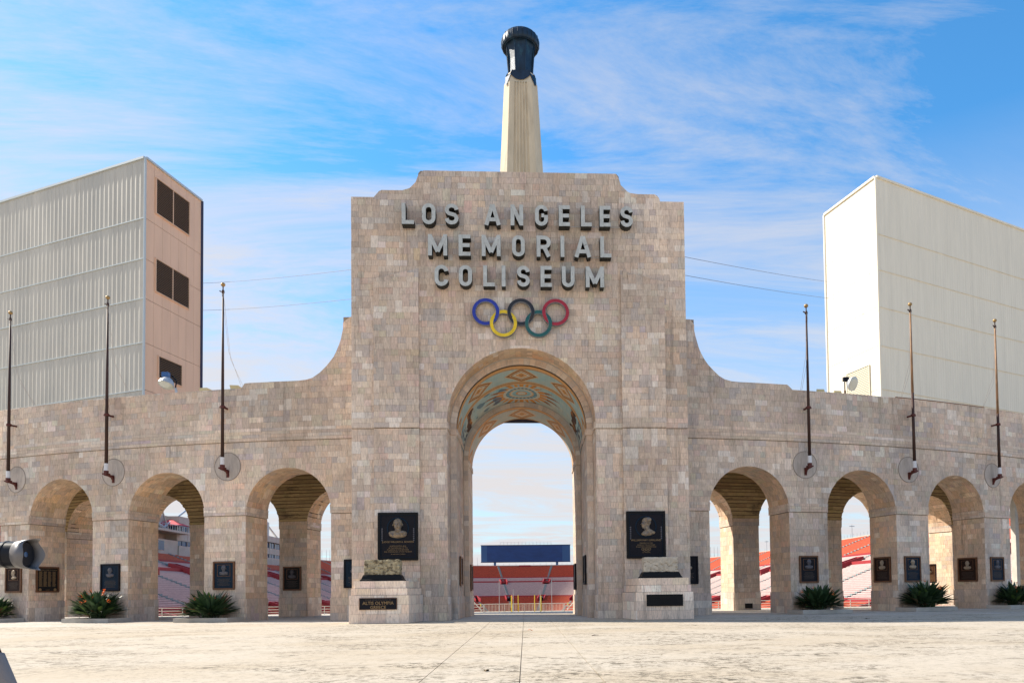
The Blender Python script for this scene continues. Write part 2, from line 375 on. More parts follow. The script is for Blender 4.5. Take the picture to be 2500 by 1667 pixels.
def courses(T, S, u0, u1, v0, v1, h, w=(.24, .42), n=0.0, keep=None, seed=0, vis=1.0, back=-.02, tintf=stone_tint, dbl=.16, lift=0.0):
    rows = max(1, round((v1 - v0) / h)); hh = (v1 - v0) / rows
    skip = []
    for r in range(rows):
        a, b = v0 + r * hh, v0 + (r + 1) * hh
        nxt = []; u = u0 - random.uniform(0, w[0]) * (1 if u1 - u0 > 1.2 else 0); cur = None; run = 0
        skip.sort()
        while u < u1 - 1e-6:
            sk = next((q for q in skip if q[0] <= u + 1e-6 < q[1] - 1e-6), None)
            if sk: u = sk[1]; continue
            e = u + random.choice((w[0], (w[0] + w[1]) / 2, w[1])) * random.uniform(.94, 1.06)
            for q in skip:
                if u < q[0] < e + .10: e = q[0]
            if u1 - e < .10: e = u1
            e = min(e, u1); uu = max(u, u0)
            if e - uu > .03:
                top = b
                if r < rows - 1 and dbl and random.random() < dbl and e - uu > .15:
                    top = b + hh; nxt.append((u, e))
                if run <= 0 or cur is None: cur = tintf((uu + e) / 2, a, seed, lift) if tintf is stone_tint else tintf(uu, a); run = random.choice((1, 1, 1, 2, 2, 3))
                else: cur = tuple(c * random.uniform(.96, 1.04) for c in cur)
                run -= 1
                g = min(G, (e - uu) * .1)
                poly = [(uu + g, a + G), (e - g, a + G), (e - g, top - G), (uu + g, top - G)]
                if keep: poly = clip(poly, keep)
                nn = n(uu, a) if callable(n) else n
                T.add(S, poly, nn + random.uniform(.001, .007), back, cur, vis)
            u = e
        skip = nxt

def wall_shell(mb, u0, u1, step, arches, hw, zs, top, S, d0, d1, arch_z=None, zbase=0.0):
    """solid wall between depth d0 (front) and d1 (back) with arched openings and a top profile; S(u, z, depth)"""
    az = arch_z or (lambda lat: zs + math.sqrt(max(0, hw * hw - lat * lat)))
    us = set()
    k = max(1, int((u1 - u0) / step))
    for i in range(k + 1): us.add(round(u0 + (u1 - u0) * i / k, 5))
    for c in arches:
        for i in range(33): us.add(round(c - hw * cos(pi * i / 32), 5))
    for x in getattr(top, 'breaks', []): us.add(round(x, 5))
    us = sorted(u for u in us if u0 - 1e-6 <= u <= u1 + 1e-6)
    def bot(u):
        for c in arches:
            if abs(u - c) < hw - 1e-7: return az(u - c)
        return zbase
    pb = pt = None
    for a, b in zip(us[:-1], us[1:]):
        if b - a < 1e-4: continue
        e = (b - a) * 1e-3
        m_ = (a + b) / 2
        inarch = bot(m_) > zbase + 1e-6
        ba, bb = (bot(a + e), bot(b - e)) if inarch else (zbase, zbase)
        if inarch:
            c = min(arches, key=lambda q: abs(q - m_))
            if abs(abs(a - c) - hw) < 1e-4: ba = az(hw)
            if abs(abs(b - c) - hw) < 1e-4: bb = az(hw)
        ta, tb = top(a + e), top(b - e)
        F0, F1 = S(a, ba, d0), S(b, bb, d0); F2, F3 = S(b, tb, d0), S(a, ta, d0)
        B0, B1, B2, B3 = S(a, ba, d1), S(b, bb, d1), S(b, tb, d1), S(a, ta, d1)
        mb.add([F0, F1, F2, F3, B0, B1, B2, B3], [(0, 1, 2, 3), (5, 4, 7, 6), (3, 2, 6, 7)] + ([(4, 5, 1, 0)] if inarch else []))
        if pb is not None and abs(pb - ba) > 1e-3:
            lo, hi = sorted((pb, ba)); mb.add([S(a, lo, d0), S(a, hi, d0), S(a, hi, d1), S(a, lo, d1)], [(0, 1, 2, 3)])
        if pt is not None and abs(pt - ta) > 1e-3:
            lo, hi = sorted((pt, ta)); mb.add([S(a, lo, d0), S(a, hi, d0), S(a, hi, d1), S(a, lo, d1)], [(0, 1, 2, 3)])
        pb, pt = bb, tb
    for u in (us[0], us[-1]):
        t_ = top(u); mb.add([S(u, zbase, d0), S(u, t_, d0), S(u, t_, d1), S(u, zbase, d1)], [(0, 1, 2, 3)])

# ================================================================== GATE
YF, YB = -1.8, 6.27                        # front and back of the gate block
HW = 7.78
def gate_top(x):
    a = abs(x)
    if a <= 4.60: return 20.93
    if a <= 4.70: return 20.93 - (a - 4.60) * 1.2
    if a <= 5.50:                             # concave sweep
        t = (a - 4.70) / .80; return 20.80 - (20.80 - 19.97) * math.sqrt(1 - (1 - t) ** 2) if t < 1 else 19.97
    if a <= 6.42: return 19.97
    if a <= 6.62: t = (a - 6.42) / .2; return 19.97 - .33 * (1 - math.sqrt(1 - t * t))
    return 19.63
gate_top.breaks = [s * (4.7 + .8 * (1 - cos(pi / 2 * i / 10))) for i in range(11) for s in (-1, 1)] + [s * q for s in (-1, 1) for q in (4.6, 4.7, 5.5, 6.42, 6.5, 6.56, 6.6, 6.62)]
gate = thing('triumphal_arch', 'tall central stone gate block with a great round arch under the sign letters', 'archway', (0, 0, 0))
def Sg(u, z, d): return (u, YF + d, z)
mb = MB()
wall_shell(mb, -HW, HW, .6, [0], 3.46, 9.15, gate_top, Sg, .02, 1.31)
mb.build('wall', 'mortar', gate)
mb = MB()
ft = lambda u: gate_top(u) - .22
ft.breaks = gate_top.breaks
wall_shell(mb, -HW + .01, HW - .01, 1.0, [0], 3.145, 9.1, ft, Sg, 1.33, 5.20)
wall_shell(mb, -HW + .01, HW - .01, 1.0, [0], 2.88, 8.28, ft, Sg, 5.20, YB - YF)
mb.build('inner_wall', 'smooth_stone', gate)

ARC = 3.44
def in_arch(x, z, hw=ARC, zs=9.15): return abs(x) < hw and (z < zs or x * x + (z - zs) ** 2 < hw * hw)
PI0, PI1 = 4.69, 6.745
def keep_main(x, z):
    if z > gate_top(x) - .01 or in_arch(x, z): return False
    if PI0 < abs(x) < PI1 and z < 15.6: return False
    return abs(x) < HW
Tg = Tiles()
Sf = lambda u, v, n: (u, YF - n, v)
courses(Tg, Sf, -HW, HW, 0, 1.10, .36, (.34, .5), .06, keep_main, 1, vis=.8)
courses(Tg, Sf, -HW, HW, 1.10, 8.812, .29, (.28, .36), .0, keep_main, 1, vis=.8)
courses(Tg, Sf, -HW, HW, 8.84, 9.30, .23, (.5, 1.0), .05, keep_main, 1, lift=.03)
courses(Tg, Sf, -HW, HW, 9.30, 20.93, .285, (.28, .36), .035, keep_main, 1)
for s in (-1, 1):
    a, b = (PI0, PI1) if s > 0 else (-PI1, -PI0)
    courses(Tg, Sf, a, b, 0, 1.10, .36, (.34, .5), .22, None, 2)
    courses(Tg, Sf, a, b, 1.10, 8.812, .29, (.29, .36), .16, None, 2)
    courses(Tg, Sf, a, b, 8.84, 9.30, .23, (.5, 1.0), .21, None, 2, lift=.03)
    courses(Tg, Sf, a, b, 9.30, 15.6, .29, (.29, .36), .185, None, 2)
    fade = lambda u, v: max(.045, .185 - .15 * (v - 15.5) / .8)
    keepf = lambda x, z, s=s: z < (16.28 - .55 * max(0, (abs(x) - PI0)) / (PI1 - PI0))
    courses(Tg, Sf, a, b, 15.6, 16.3, .233, (.29, .36), fade, keepf, 2)
# stepped reveals of the great arch: perimeter coordinate s runs up one jamb, over and down the other
def perim(hw, zs, y0, sgn=1):
    def S(d, s, n):
        Ls = pi * hw
        if s < zs: return (-(hw - n), y0 + d, s)
        if s < zs + Ls:
            t = pi - (s - zs) / hw
            return ((hw - n) * cos(t), y0 + d, zs + (hw - n) * sin(t))
        return (hw - n, y0 + d, 2 * zs + Ls - s)
    return S
def reveal(T, hw, zs, y0, depth, seed, ledge=8.84, w=(.3, .5), h=.27, arcs=True, vis=.5, base=1.1, led=.045):
    S = perim(hw, zs, y0); Ls = pi * hw; tot = 2 * zs + Ls
    for flip in (0, 1):
        P = (lambda d, s, n: S(d, s, n)) if not flip else (lambda d, s, n: S(d, tot - s, n))
        courses(T, P, 0, depth, 0, base, .36, w, .05, None, seed, vis)
        courses(T, P, 0, depth, base, ledge, h, w, 0, None, seed, vis)
        courses(T, P, 0, depth, ledge, zs + .001, .16, w, led, None, seed, vis)
    if arcs: courses(T, S, 0, depth, zs, zs + Ls, h, w, 0, None, seed, vis, tintf=warm_bounce_tint)
reveal(Tg, 3.44, 9.15, YF - .02, 1.33, 4, ledge=8.84)
def ring_face(T, y, r0, r1, zs0, zs1, seed, ledge, vis=.5):
    """face between an outer and an inner arch, looking to the front"""
    def S(u, s, n):                          # u 0..1 across
        hw = r0 + (r1 - r0) * u; zs = zs0 + (zs1 - zs0) * u; Ls = pi
        if s < 0: return (-hw, y - n, zs + s)
        if s < pi: return (-hw * cos(s), y - n, zs + hw * sin(s))
        return (hw, y - n, zs - (s - pi))
    for flip in (0, 1):
        P = (lambda u, s, n: S(u, s, n)) if not flip else (lambda u, s, n: S(u, pi - s, n))
        zm = min(zs0, zs1)
        courses(T, P, 0, 1, -zm, -(zm - ledge), .27, (.99, 1.0), 0, None, seed, vis, dbl=0)
        courses(T, P, 0, 1, -(zm - ledge), 0, .2, (.99, 1.0), .03, None, seed, vis, dbl=0)
    courses(T, S, 0, 1, 0, pi, .085, (.99, 1.0), 0, None, seed, vis, dbl=0)
ring_face(Tg, YF + 1.31, 3.425, 3.125, 9.1, 9.1, 5, 8.80)
ring_face(Tg, YF + 5.17, 3.11, 2.86, 8.28, 8.28, 6, 8.0)
reveal(Tg, 3.125, 9.1, YF + 1.33, 3.84, 7, ledge=8.80, arcs=False)
reveal(Tg, 2.86, 8.28, YF + 5.19, 2.88, 8, ledge=8.0, arcs=False)
for s in (-1, 1):                            # side faces above the wings
    Ss = lambda u, v, n, s=s: (s * (HW + .0 + n), YF + u, v)
    courses(Tg, Ss, 0, 8.07, 0, 19.4, .27, (.26, .5), .0, None, 11, vis=.1)
Tg.build('stone_tile', 'tile', gate)
mb = MB(); mb.box(-4.5, 4.5, YF + 1.36, YB + .03, 20.70, 20.78); mb.build('roof', 'concrete', gate)
mb = MB(); mb.box(-2.9, 2.9, YB - .1, YB + .06, 10.94, 11.25); mb.build('dark_beam', 'trim_dark', gate, label='thin dark beam across the back of the vault')

# painted vault (a plain decorative scheme of bands, lozenges and a rayed disc)
def lerp(a, b, t): return tuple(a[i] + (b[i] - a[i]) * t for i in range(3))
TAN, ORG, BRN, SKYB, PALE, DRK, NAVY = (.64, .42, .21), (.64, .27, .06), (.30, .13, .05), (.27, .48, .53), (.58, .56, .46), (.07, .035, .025), (.05, .13, .22)
def mural(s, d, warm=0.0):
    wob = noise.noise(Vector((s * 30, d * 9, 1.3)))
    c = TAN
    if d < .06: c = TAN if (int(d * 90) % 2) else ORG
    elif d < .42:
        e = abs(d - .24)
        if e > .155: c = BRN if (int(e * 150) % 2) else TAN
        else:
            per = .24; q = ((s - .5) / per + .5) % 1 - .5
            m_ = abs(q) / .30 + e / .15
            if m_ < 1.0:
                k = int(m_ * 9)
                c = (ORG, BRN, TAN, ORG, PALE, PALE, BRN, TAN, BRN)[min(k, 8)]
            elif m_ < 1.12: c = BRN
            elif m_ < 1.25: c = TAN
            else: c = lerp(SKYB, PALE, .35 + .3 * wob)
    elif d < .49: c = (TAN, BRN, TAN, ORG, TAN)[int((d - .42) / .015) % 5]
    else:
        c = lerp(SKYB, PALE, max(0, min(1, (d - .49) * 1.3 + .4 * wob + .1)))
        x = (s - .5) * 8.6; y = (d - .74) * 3.9
        r = math.hypot(x, y * 1.15); a = math.atan2(y, x)
        rm = .86
        if r < rm:
            k = r / rm
            c = PALE if k > .84 else (SKYB if k > .66 else TAN if k > .58 else PALE if k > .5 else SKYB if k > .3 else ORG if k > .22 else PALE)
            if .66 < k <= .84: c = lerp(SKYB, NAVY, .5 + .5 * sin(a * 20))
        else:
            spike = abs(((a / (2 * pi) * 22) % 1) - .5) * 2
            ln = .95 + .55 * (int(a / (2 * pi) * 22) % 2) + (1.0 if abs(cos(a)) > .93 else 0)
            if r < rm + (ln) * (1 - spike) * .62 - .1: c = ORG if (r - rm) < .35 else BRN
        for sc_ in (.16, .84):
            q = noise.noise(Vector((s * 40, d * 12, 5))) * .035
            if abs(s - sc_ + (d - .75) * .06 * (1 if sc_ < .5 else -1) + q) < .026: c = lerp(DRK, ORG, max(0, wob))
        if s < .12 or s > .88: c = lerp(c, lerp(NAVY, DRK, .5 + .5 * wob), max(0, min(1, .5 + 1.6 * noise.noise(Vector((s * 60, d * 9, 8))))))
        if .22 < s < .42 and noise.noise(Vector((s * 18, d * 8, 3))) > .18: c = lerp(c, NAVY, .7)
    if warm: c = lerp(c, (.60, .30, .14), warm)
    g = 1 + .10 * noise.noise(Vector((s * 160, d * 3, 2))) + .08 * noise.noise(Vector((s * 20, d * 20, 7)))
    return tuple(max(0, min(1, q * g)) for q in c)
M['mural'] = mat('painted_plaster', (.5, .4, .3), .8, attr='tint', bump=(30, .2))
def vault(name, hw, z0, z1, b0, b1, y0, y1, ns, nd, cf):
    vs = []; cs = []; fs = []
    for j in range(nd + 1):
        t = j / nd; z = z0 + (z1 - z0) * t; b = b0 + (b1 - b0) * t
        for i in range(ns + 1):
            a = pi - pi * i / ns
            vs.append((hw * cos(a), y0 + (y1 - y0) * t, z + b * sin(a))); cs.append(cf(i / ns, t))
    for j in range(nd):
        for i in range(ns):
            k = j * (ns + 1) + i; fs.append((k, k + 1, k + ns + 2, k + ns + 1))
    me = bpy.data.meshes.new(name); me.from_pydata(vs, [], fs)
    at = me.color_attributes.new('tint', 'FLOAT_COLOR', 'POINT'); at.data.foreach_set('color', [c for p in cs for c in (*p, 1)])
    me.polygons.foreach_set('use_smooth', [True] * len(fs)); me.materials.append(M['mural']); me.update()
    return link(bpy.data.objects.new(name, me), gate)
vault('painted_vault', 3.10, 9.05, 8.6, 3.12, 2.80, YF + 1.36, YF + 5.15, 420, 170, lambda s, d: mural(s, d))
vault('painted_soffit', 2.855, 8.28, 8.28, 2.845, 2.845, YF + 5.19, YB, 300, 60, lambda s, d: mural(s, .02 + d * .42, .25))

# ================================================================== WINGS
R0, YC = 71.86, 71.87
T1, DT, AW, ZT = .16088, .09218, 2.197, 7.506
ZS = ZT - AW
RR = 65.29                                  # front radius of the rear arcade
def Sw(u, z, d): th = u / R0; r = R0 - d; return (r * sin(th), YC - r * cos(th), z)
def Sr(u, z, d): th = u / R0; r = RR - d; return (r * sin(th), YC - r * cos(th), z)
UE = (T1 + 4.5 * DT) * R0
U0 = .1085 * R0
PROF = [(.1085, 14.87), (.1216, 14.87), (.12161, 14.3), (.1233, 13.73), (.1255, 13.3), (.1282, 12.93), (.1315, 12.6), (.1354, 12.32), (.1395, 12.06), (.1441, 11.88), (.15, 11.80), (.1926, 11.80), (.19261, 11.55), (.7, 11.55)]
def wing_top(u):
    t = abs(u) / R0
    for (a, za_), (b, zb_) in zip(PROF[:-1], PROF[1:]):
        if a <= t <= b: return za_ + (zb_ - za_) * (t - a) / (b - a)
    return PROF[0][1] if t < PROF[0][0] else 11.55
def make_wing(s, label):
    c0 = Sw(s * (T1 + DT) * R0, 0, 3)
    w = thing('arcade_wing', label, 'arcade', c0)
    off = Vector(c0)
    cen = [s * (T1 + DT * i) * R0 for i in range(5)]
    lo, hi = (U0, UE) if s > 0 else (-UE, -U0)
    top = lambda u: wing_top(u)
    top.breaks = [s * p[0] * R0 for p in PROF[1:-1]]
    mb = MB(); wall_shell(mb, lo, hi, .9, cen, AW + .02, ZS, top, Sw, .02, 1.98)
    o = mb.build('front_wall', 'mortar', w); o.location = -off
    mb = MB()
    rt = lambda u: 10.9
    hwr = (DT * RR - 1.71) / 2 * R0 / RR    # half opening in front-radius units
    wall_shell(mb, lo, hi, .9, cen, hwr, 7.45 - hwr * RR / R0, rt, Sr, .02, 1.72, arch_z=lambda lat: (7.45 - 2.155) + 2.155 * math.sqrt(max(0, 1 - (lat / hwr) ** 2)))
    o = mb.build('rear_wall', 'dark_joint', w); o.location = -off
    # ceiling and roof slabs over the passage
    mb = MB(); k = 40
    for i in range(k):
        a, b = lo + (hi - lo) * i / k, lo + (hi - lo) * (i + 1) / k
        for z0, z1, da, db in ((8.7, 8.95, 1.97, R0 - RR + .03), (10.75, 10.85, 1.97, R0 - RR + .03)):
            P = [Sw(a, z0, da), Sw(b, z0, da), Sw(b, z0, db), Sw(a, z0, db), Sw(a, z1, da), Sw(b, z1, da), Sw(b, z1, db), Sw(a, z1, db)]
            mb.hexa(P)
    o = mb.build('ceiling', 'concrete', w); o.location = -off
    # --- stone facing
    T = Tiles()
    St = lambda u, v, n: Sw(u, v, -n)
    def keep(u, v):
        if v > wing_top(u) - .01 or not lo < u < hi: return False
        for c in cen:
            x = u - c
            if abs(x) < AW and (v < ZS or x * x + (v - ZS) ** 2 < AW * AW): return False
        return True
    courses(T, St, lo, hi, 0, 1.10, .36, (.34, .5), .055, keep, 20 + s, vis=.8)
    courses(T, St, lo, hi, 1.10, 5.192, .29, (.28, .38), .0, keep, 20 + s)
    courses(T, St, lo, hi, 5.218, 5.65, .144, (.34, .6), .05, keep, 20 + s, dbl=.3)
    courses(T, St, lo, hi, 5.65, 8.84, .29, (.28, .38), .0, keep, 20 + s)
    courses(T, St, lo, hi, 8.867, 9.50, .158, (.6, 1.1), .045, keep, 20 + s, dbl=0, lift=.03)
    courses(T, St, lo, hi, 9.50, 14.87, .29, (.28, .38), .03, keep, 20 + s)
    def bay(S3, c, aw, zs, depth, seed, ledge, vis, wscale=1.0):
        Ls = pi * aw
        def P(d, q, n):
            if q < zs: lat, z = -(aw - n), q
            elif q < zs + Ls:
                t = pi - (q - zs) / aw; lat, z = (aw - n) * cos(t), zs + (aw - n) * sin(t)
            else: lat, z = aw - n, 2 * zs + Ls - q
            return S3(c + lat * wscale, z, d)
        tot = 2 * zs + Ls
        for fl in (0, 1):
            Q = P if not fl else (lambda d, q, n: P(d, tot - q, n))
            courses(T, Q, 0, depth, 0, 1.10, .36, (.34, .5), .05, None, seed, vis)
            courses(T, Q, 0, depth, 1.10, ledge - .025, .29, (.28, .40), .0, None, seed, vis, tintf=warm_bounce_tint)
            courses(T, Q, 0, depth, ledge, ledge + .43, .144, (.34, .6), .045, None, seed, vis)
            if zs > ledge + .43: courses(T, Q, 0, depth, ledge + .43, zs, .1, (.3, .5), .0, None, seed, vis)
        a0 = max(zs, ledge + .43)
        courses(T, P, 0, depth, a0, tot - a0, .28, (.28, .40), .0, None, seed, vis, tintf=warm_bounce_tint)
    for i, c in enumerate(cen):
        bay(Sw, c, AW, ZS, 2.0, 40 + i, 5.218, .35)
        bay(Sr, c, 2.155, 7.45 - 2.155, 1.74, 60 + i, 5.10, .35, R0 / RR)
    # rear pier fronts
    Sq = lambda u, v, n: Sr(u, v, -n)
    edges = []
    for i in range(-1, 5):
        m_ = s * (T1 + DT * (i + .5)) * R0; e = .855 * R0 / RR
        a, b = max(lo, m_ - e), min(hi, m_ + e)
        if b - a < .1: continue
        courses(T, Sq, a, b, 0, 1.10, .36, (.34, .5), .05, None, 80, .3)
        courses(T, Sq, a, b, 1.10, 5.10, .275, (.26, .45), .0, None, 80, .3)
        courses(T, Sq, a, b, 5.10, 5.53, .215, (.5, .8), .05, None, 80, .3)
    T.build('stone_tile', 'tile', w)
    # board-marked concrete above the rear piers
    B = Tiles()
    def keepr(u, v):
        if not lo < u < hi: return False
        for c in cen:
            x = (u - c) * RR / R0
            if abs(x) < 2.155 and (v < 5.295 or x * x + (v - 5.295) ** 2 < 2.155 ** 2): return False
        return True
    def btint(u, v, seed=0, lift=0):
        g = random.uniform(.75, 1.15); return (.50 * g, .36 * g, .185 * g)
    rows = 20; z = 5.535
    while z < 8.7:
        h = random.choice((.15, .18, .21)); z2 = min(8.7, z + h)
        courses(B, Sq, lo, hi, z, z2, 1, (.6, .95), (.055 if int(z * 40) % 2 else .012), keepr, 0, tintf=btint, dbl=0)
        z = z2 + .035
    def Sc(u, v, n): return Sw(u, 8.7 - .02 - n, v)
    q = 2.0
    while q < R0 - RR:
        q2 = min(R0 - RR, q + random.choice((.12, .15, .17)))
        courses(B, Sc, lo, hi, q, q2, 1, (1.8, 2.9), random.choice((.0, .015, .035)), None, 0, tintf=btint, dbl=0)
        q = q2 + .03
    B.build('form_board', 'concrete_board', w, single=120)
    return w
wingL = make_wing(-1, 'long curved stone arcade wing left of the gate, in front of the corrugated grey block')
wingR = make_wing(1, 'long curved stone arcade wing right of the gate, in front of the plain cream block')

# ================================================================== TORCH
torch = thing('torch_pillar', 'tall fluted stone pillar carrying a dark bronze bowl above the gate roof', 'torch', (.12, 2.2, 20.75))
def octo(h, c, z):                           # square with cut corners
    a = h - c
    return [(-a, -h, z), (a, -h, z), (h, -a, z), (h, a, z), (a, h, z), (-a, h, z), (-h, a, z), (-h, -a, z)]
mb = MB()
def shaft_ring(h, z):
    """chamfered square whose four faces carry five flutes"""
    c = h * .33; a = h - c; out = []
    base = []
    fl = .60 * a
    pts = [(-a, 0)]
    nf = 5
    for i in range(nf):
        x0 = -fl + 2 * fl * i / nf; x1 = -fl + 2 * fl * (i + 1) / nf
        for k, dd in ((0, 0), (.12, .0), (.3, .05), (.5, .065), (.7, .05), (.88, .0)): pts.append((x0 + (x1 - x0) * k, dd * h))
    pts.append((fl, 0)); pts.append((a, 0))
    for q in range(4):
        ca, sa = cos(q * pi / 2), sin(q * pi / 2)
        for x, dd in pts:
            X, Y = x, -h + dd
            out.append((X * ca - Y * sa, X * sa + Y * ca, z))
    return out
rings = [shaft_ring(1.16, 0), shaft_ring(1.10, 2.1), shaft_ring(.86, 6.75)]
n_ = len(rings[0]); fs = []
for j in range(2):
    for i in range(n_): i2 = (i + 1) % n_; fs.append((j * n_ + i, j * n_ + i2, (j + 1) * n_ + i2, (j + 1) * n_ + i))
fs.append(tuple(2 * n_ + i for i in range(n_)))
mb.add([p for r in rings for p in r], fs); mb.build('shaft', 'shaft', torch)
# stone shoulders between shaft and bronze
mb = MB()
r1, r2 = octo(.84, .26, 6.75), octo(.66, .22, 7.45)
mb.add(r1 + r2, [(i, (i + 1) % 8, 8 + (i + 1) % 8, 8 + i) for i in range(8)] + [tuple(8 + i for i in range(8))]); mb.build('shoulder', 'shaft', torch)
# bronze skirt hanging in swags over each side
mb = MB()
for q in range(4):
    ca, sa = cos(q * pi / 2), sin(q * pi / 2)
    prev = None
    for i in range(-12, 13):
        t = i / 12; zl = 6.86 + .40 * t * t
        fz = (zl - 6.75) / .7; hl = .84 - .18 * max(0, fz) + .05
        x = t * (hl * .70)
        lo_ = (x, -hl, zl); hi_ = (t * .44, -.68, 7.5)
        L_ = [(X * ca - Y * sa, X * sa + Y * ca, Z) for X, Y, Z in (lo_, hi_)]
        if prev: mb.add(prev + L_, [(0, 2, 3, 1)])
        prev = L_
for q in range(4):                           # corner points
    a = q * pi / 2 + pi / 4
    d = Vector((cos(a), sin(a), 0)); s_ = Vector((-sin(a), cos(a), 0))
    mb.add([d * 1.08 + s_ * .05 + Vector((0, 0, 6.62)), d * 1.08 - s_ * .05 + Vector((0, 0, 6.62)), d * .93 - s_ * .20 + Vector((0, 0, 7.18)), d * .93 + s_ * .20 + Vector((0, 0, 7.18)), d * .70 - s_ * .22 + Vector((0, 0, 7.52)), d * .70 + s_ * .22 + Vector((0, 0, 7.52))],
           [(0, 1, 2, 3), (3, 2, 4, 5)])
mb.build('skirt', 'bronze_dark', torch)
mb = MB()
def oct8(r, z): return [(r * cos(pi / 8 + i * pi / 4), r * sin(pi / 8 + i * pi / 4), z) for i in range(8)]
seq = [(.68, 7.3), (.66, 7.5), (.65, 7.58), (.68, 8.3), (.74, 8.9), (.82, 9.24)]
mb.add([p for r, z in seq for p in oct8(r, z)], [(j * 8 + i, j * 8 + (i + 1) % 8, (j + 1) * 8 + (i + 1) % 8, (j + 1) * 8 + i) for j in range(len(seq) - 1) for i in range(8)] + [tuple((len(seq) - 1) * 8 + i for i in range(8))])
for i in range(8):                           # raised edge ribs
    a = pi / 8 + i * pi / 4
    mb.tube([(.65 * cos(a), .65 * sin(a), 7.5), (.79 * cos(a), .79 * sin(a), 9.2)], .035, 6)
mb.build('stem', 'bronze_dark', torch)
mb = MB(); mb.lathe([(.28, 9.08), (.33, 9.04), (.35, 9.16), (.30, 9.16)], (0, -.42, 0), 24, cap=False); mb.build('vent_collar', 'bronze_dark', torch)
mb = MB()
mb.lathe([(.30, 9.30), (.74, 9.30), (.78, 9.14), (.83, 9.12), (.85, 9.18), (.89, 9.18), (.91, 9.10), (.955, 9.12), (.985, 9.22), (.99, 9.38), (.975, 9.50), (.94, 9.60), (.88, 9.67), (.80, 9.7), (.78, 9.5), (.2, 9.4)], (0, 0, 0), 48)
mb.build('bowl', 'bronze_dark', torch, smooth=True)
mb = MB()
for i in range(40):
    a = 2 * pi * i / 40
    mb.tube([(.76 * cos(a), .76 * sin(a), 9.17), (.93 * cos(a), .93 * sin(a), 9.14)], .018, 4)
for i in range(24):
    a = 2 * pi * (i + .5) / 24
    mb.tube([(.935 * cos(a), .935 * sin(a), 9.10), (.995 * cos(a), .995 * sin(a), 9.24), (.997 * cos(a), .997 * sin(a), 9.38), (.955 * cos(a), .955 * sin(a), 9.58)], .022, 5)
mb.build('bowl_beading', 'bronze_dark', torch, kind='stuff')

# ================================================================== SIGN LETTERS
sign = thing('sign_lettering', 'big weathered white metal letters reading LOS ANGELES MEMORIAL COLISEUM on the gate', 'sign', (0, -1.87, 17.2))
def arcp(cx, cy, r, a0, a1, n=8): return [(cx + r * cos(math.radians(a0 + (a1 - a0) * i / n)), cy + r * sin(math.radians(a0 + (a1 - a0) * i / n))) for i in range(n + 1)]
def letter_paths(ch, w, st):
    """centre lines in a box w wide, 1 high, stroke st"""
    h = st / 2; r = w / 2 - h; T_, B_ = 1 - h, h
    Lx, Rx = h, w - h
    oval = arcp(w / 2, T_ - r, r, 180, 0) + arcp(w / 2, B_ + r, r, 0, -180)
    if ch == 'L': return [[(Lx, 1), (Lx, 0)], [(Lx + h, B_), (w, B_)]]
    if ch == 'I': return [[(w / 2, 1), (w / 2, 0)]]
    if ch == 'O': return [oval + [oval[0]]]
    if ch == 'U': return [[(Lx, 1)] + arcp(w / 2, B_ + r, r, 180, 360) + [(Rx, 1)]]
    if ch == 'C': return [[(Rx, 1 - h - r * .9)] + arcp(w / 2, T_ - r, r, 10, 180) + arcp(w / 2, B_ + r, r, 180, 350) + [(Rx, h + r * .9)]]
    if ch == 'G': return [[(Rx, 1 - h - r * .9)] + arcp(w / 2, T_ - r, r, 10, 180) + arcp(w / 2, B_ + r, r, 180, 360) + [(Rx, .52)], [(Rx - h, .5), (w / 2, .5)]]
    if ch == 'S':
        m_ = .5; ru = (T_ - m_) / 2; rl = (m_ - B_) / 2
        def e(cx, cy, rx, ry, a0, a1, n=9): return [(cx + rx * cos(math.radians(a0 + (a1 - a0) * i / n)), cy + ry * sin(math.radians(a0 + (a1 - a0) * i / n))) for i in range(n + 1)]
        return [e(w / 2, T_ - ru, r, ru, 0, 235) + e(w / 2, B_ + rl, r, rl, 55, -180)]
    if ch == 'E': return [[(Lx, 1), (Lx, 0)], [(Lx + h, T_), (w, T_)], [(Lx + h, .5), (w * .93, .5)], [(Lx + h, B_), (w, B_)]]
    if ch == 'A': return [[(h * .9, 0), (w / 2 - h * .12, 1 - h * .1)], [(w - h * .9, 0), (w / 2 + h * .12, 1 - h * .1)], [(w * .26, .27), (w * .74, .27)]]
    if ch == 'N': return [[(Lx, 1), (Lx, 0)], [(Rx, 1), (Rx, 0)], [(Lx, 1 - h * .6), (Rx, h * .6)]]
    if ch == 'M': return [[(Lx, 1), (Lx, 0)], [(Rx, 1), (Rx, 0)], [(Lx, 1 - h * .6), (w / 2, .18)], [(Rx, 1 - h * .6), (w / 2, .18)]]
    if ch == 'R':
        rr = .26 - h / 2
        return [[(Lx, 1), (Lx, 0)], [(Lx + h, T_), (w / 2, T_)] + arcp(Rx - .22, T_ - (T_ - .46) / 2, (T_ - .46) / 2, 90, -90)[1:] + [(Lx + h, .46)], [(w * .55, .44), (Rx, 0)]]
def stroke_ribbon(path, st):
    P = [Vector((x, y)) for x, y in path]; closed = (P[0] - P[-1]).length < 1e-4
    Lf, Rt = [], []
    n = len(P)
    for i, p in enumerate(P):
        if closed: a, b = P[(i - 1) if i else n - 2], P[(i + 1) if i < n - 1 else 1]
        else: a, b = P[max(0, i - 1)], P[min(n - 1, i + 1)]
        d = (b - a).normalized(); q = Vector((-d.y, d.x)) * st / 2
        Lf.append(p + q); Rt.append(p - q)
    return Lf, Rt, closed
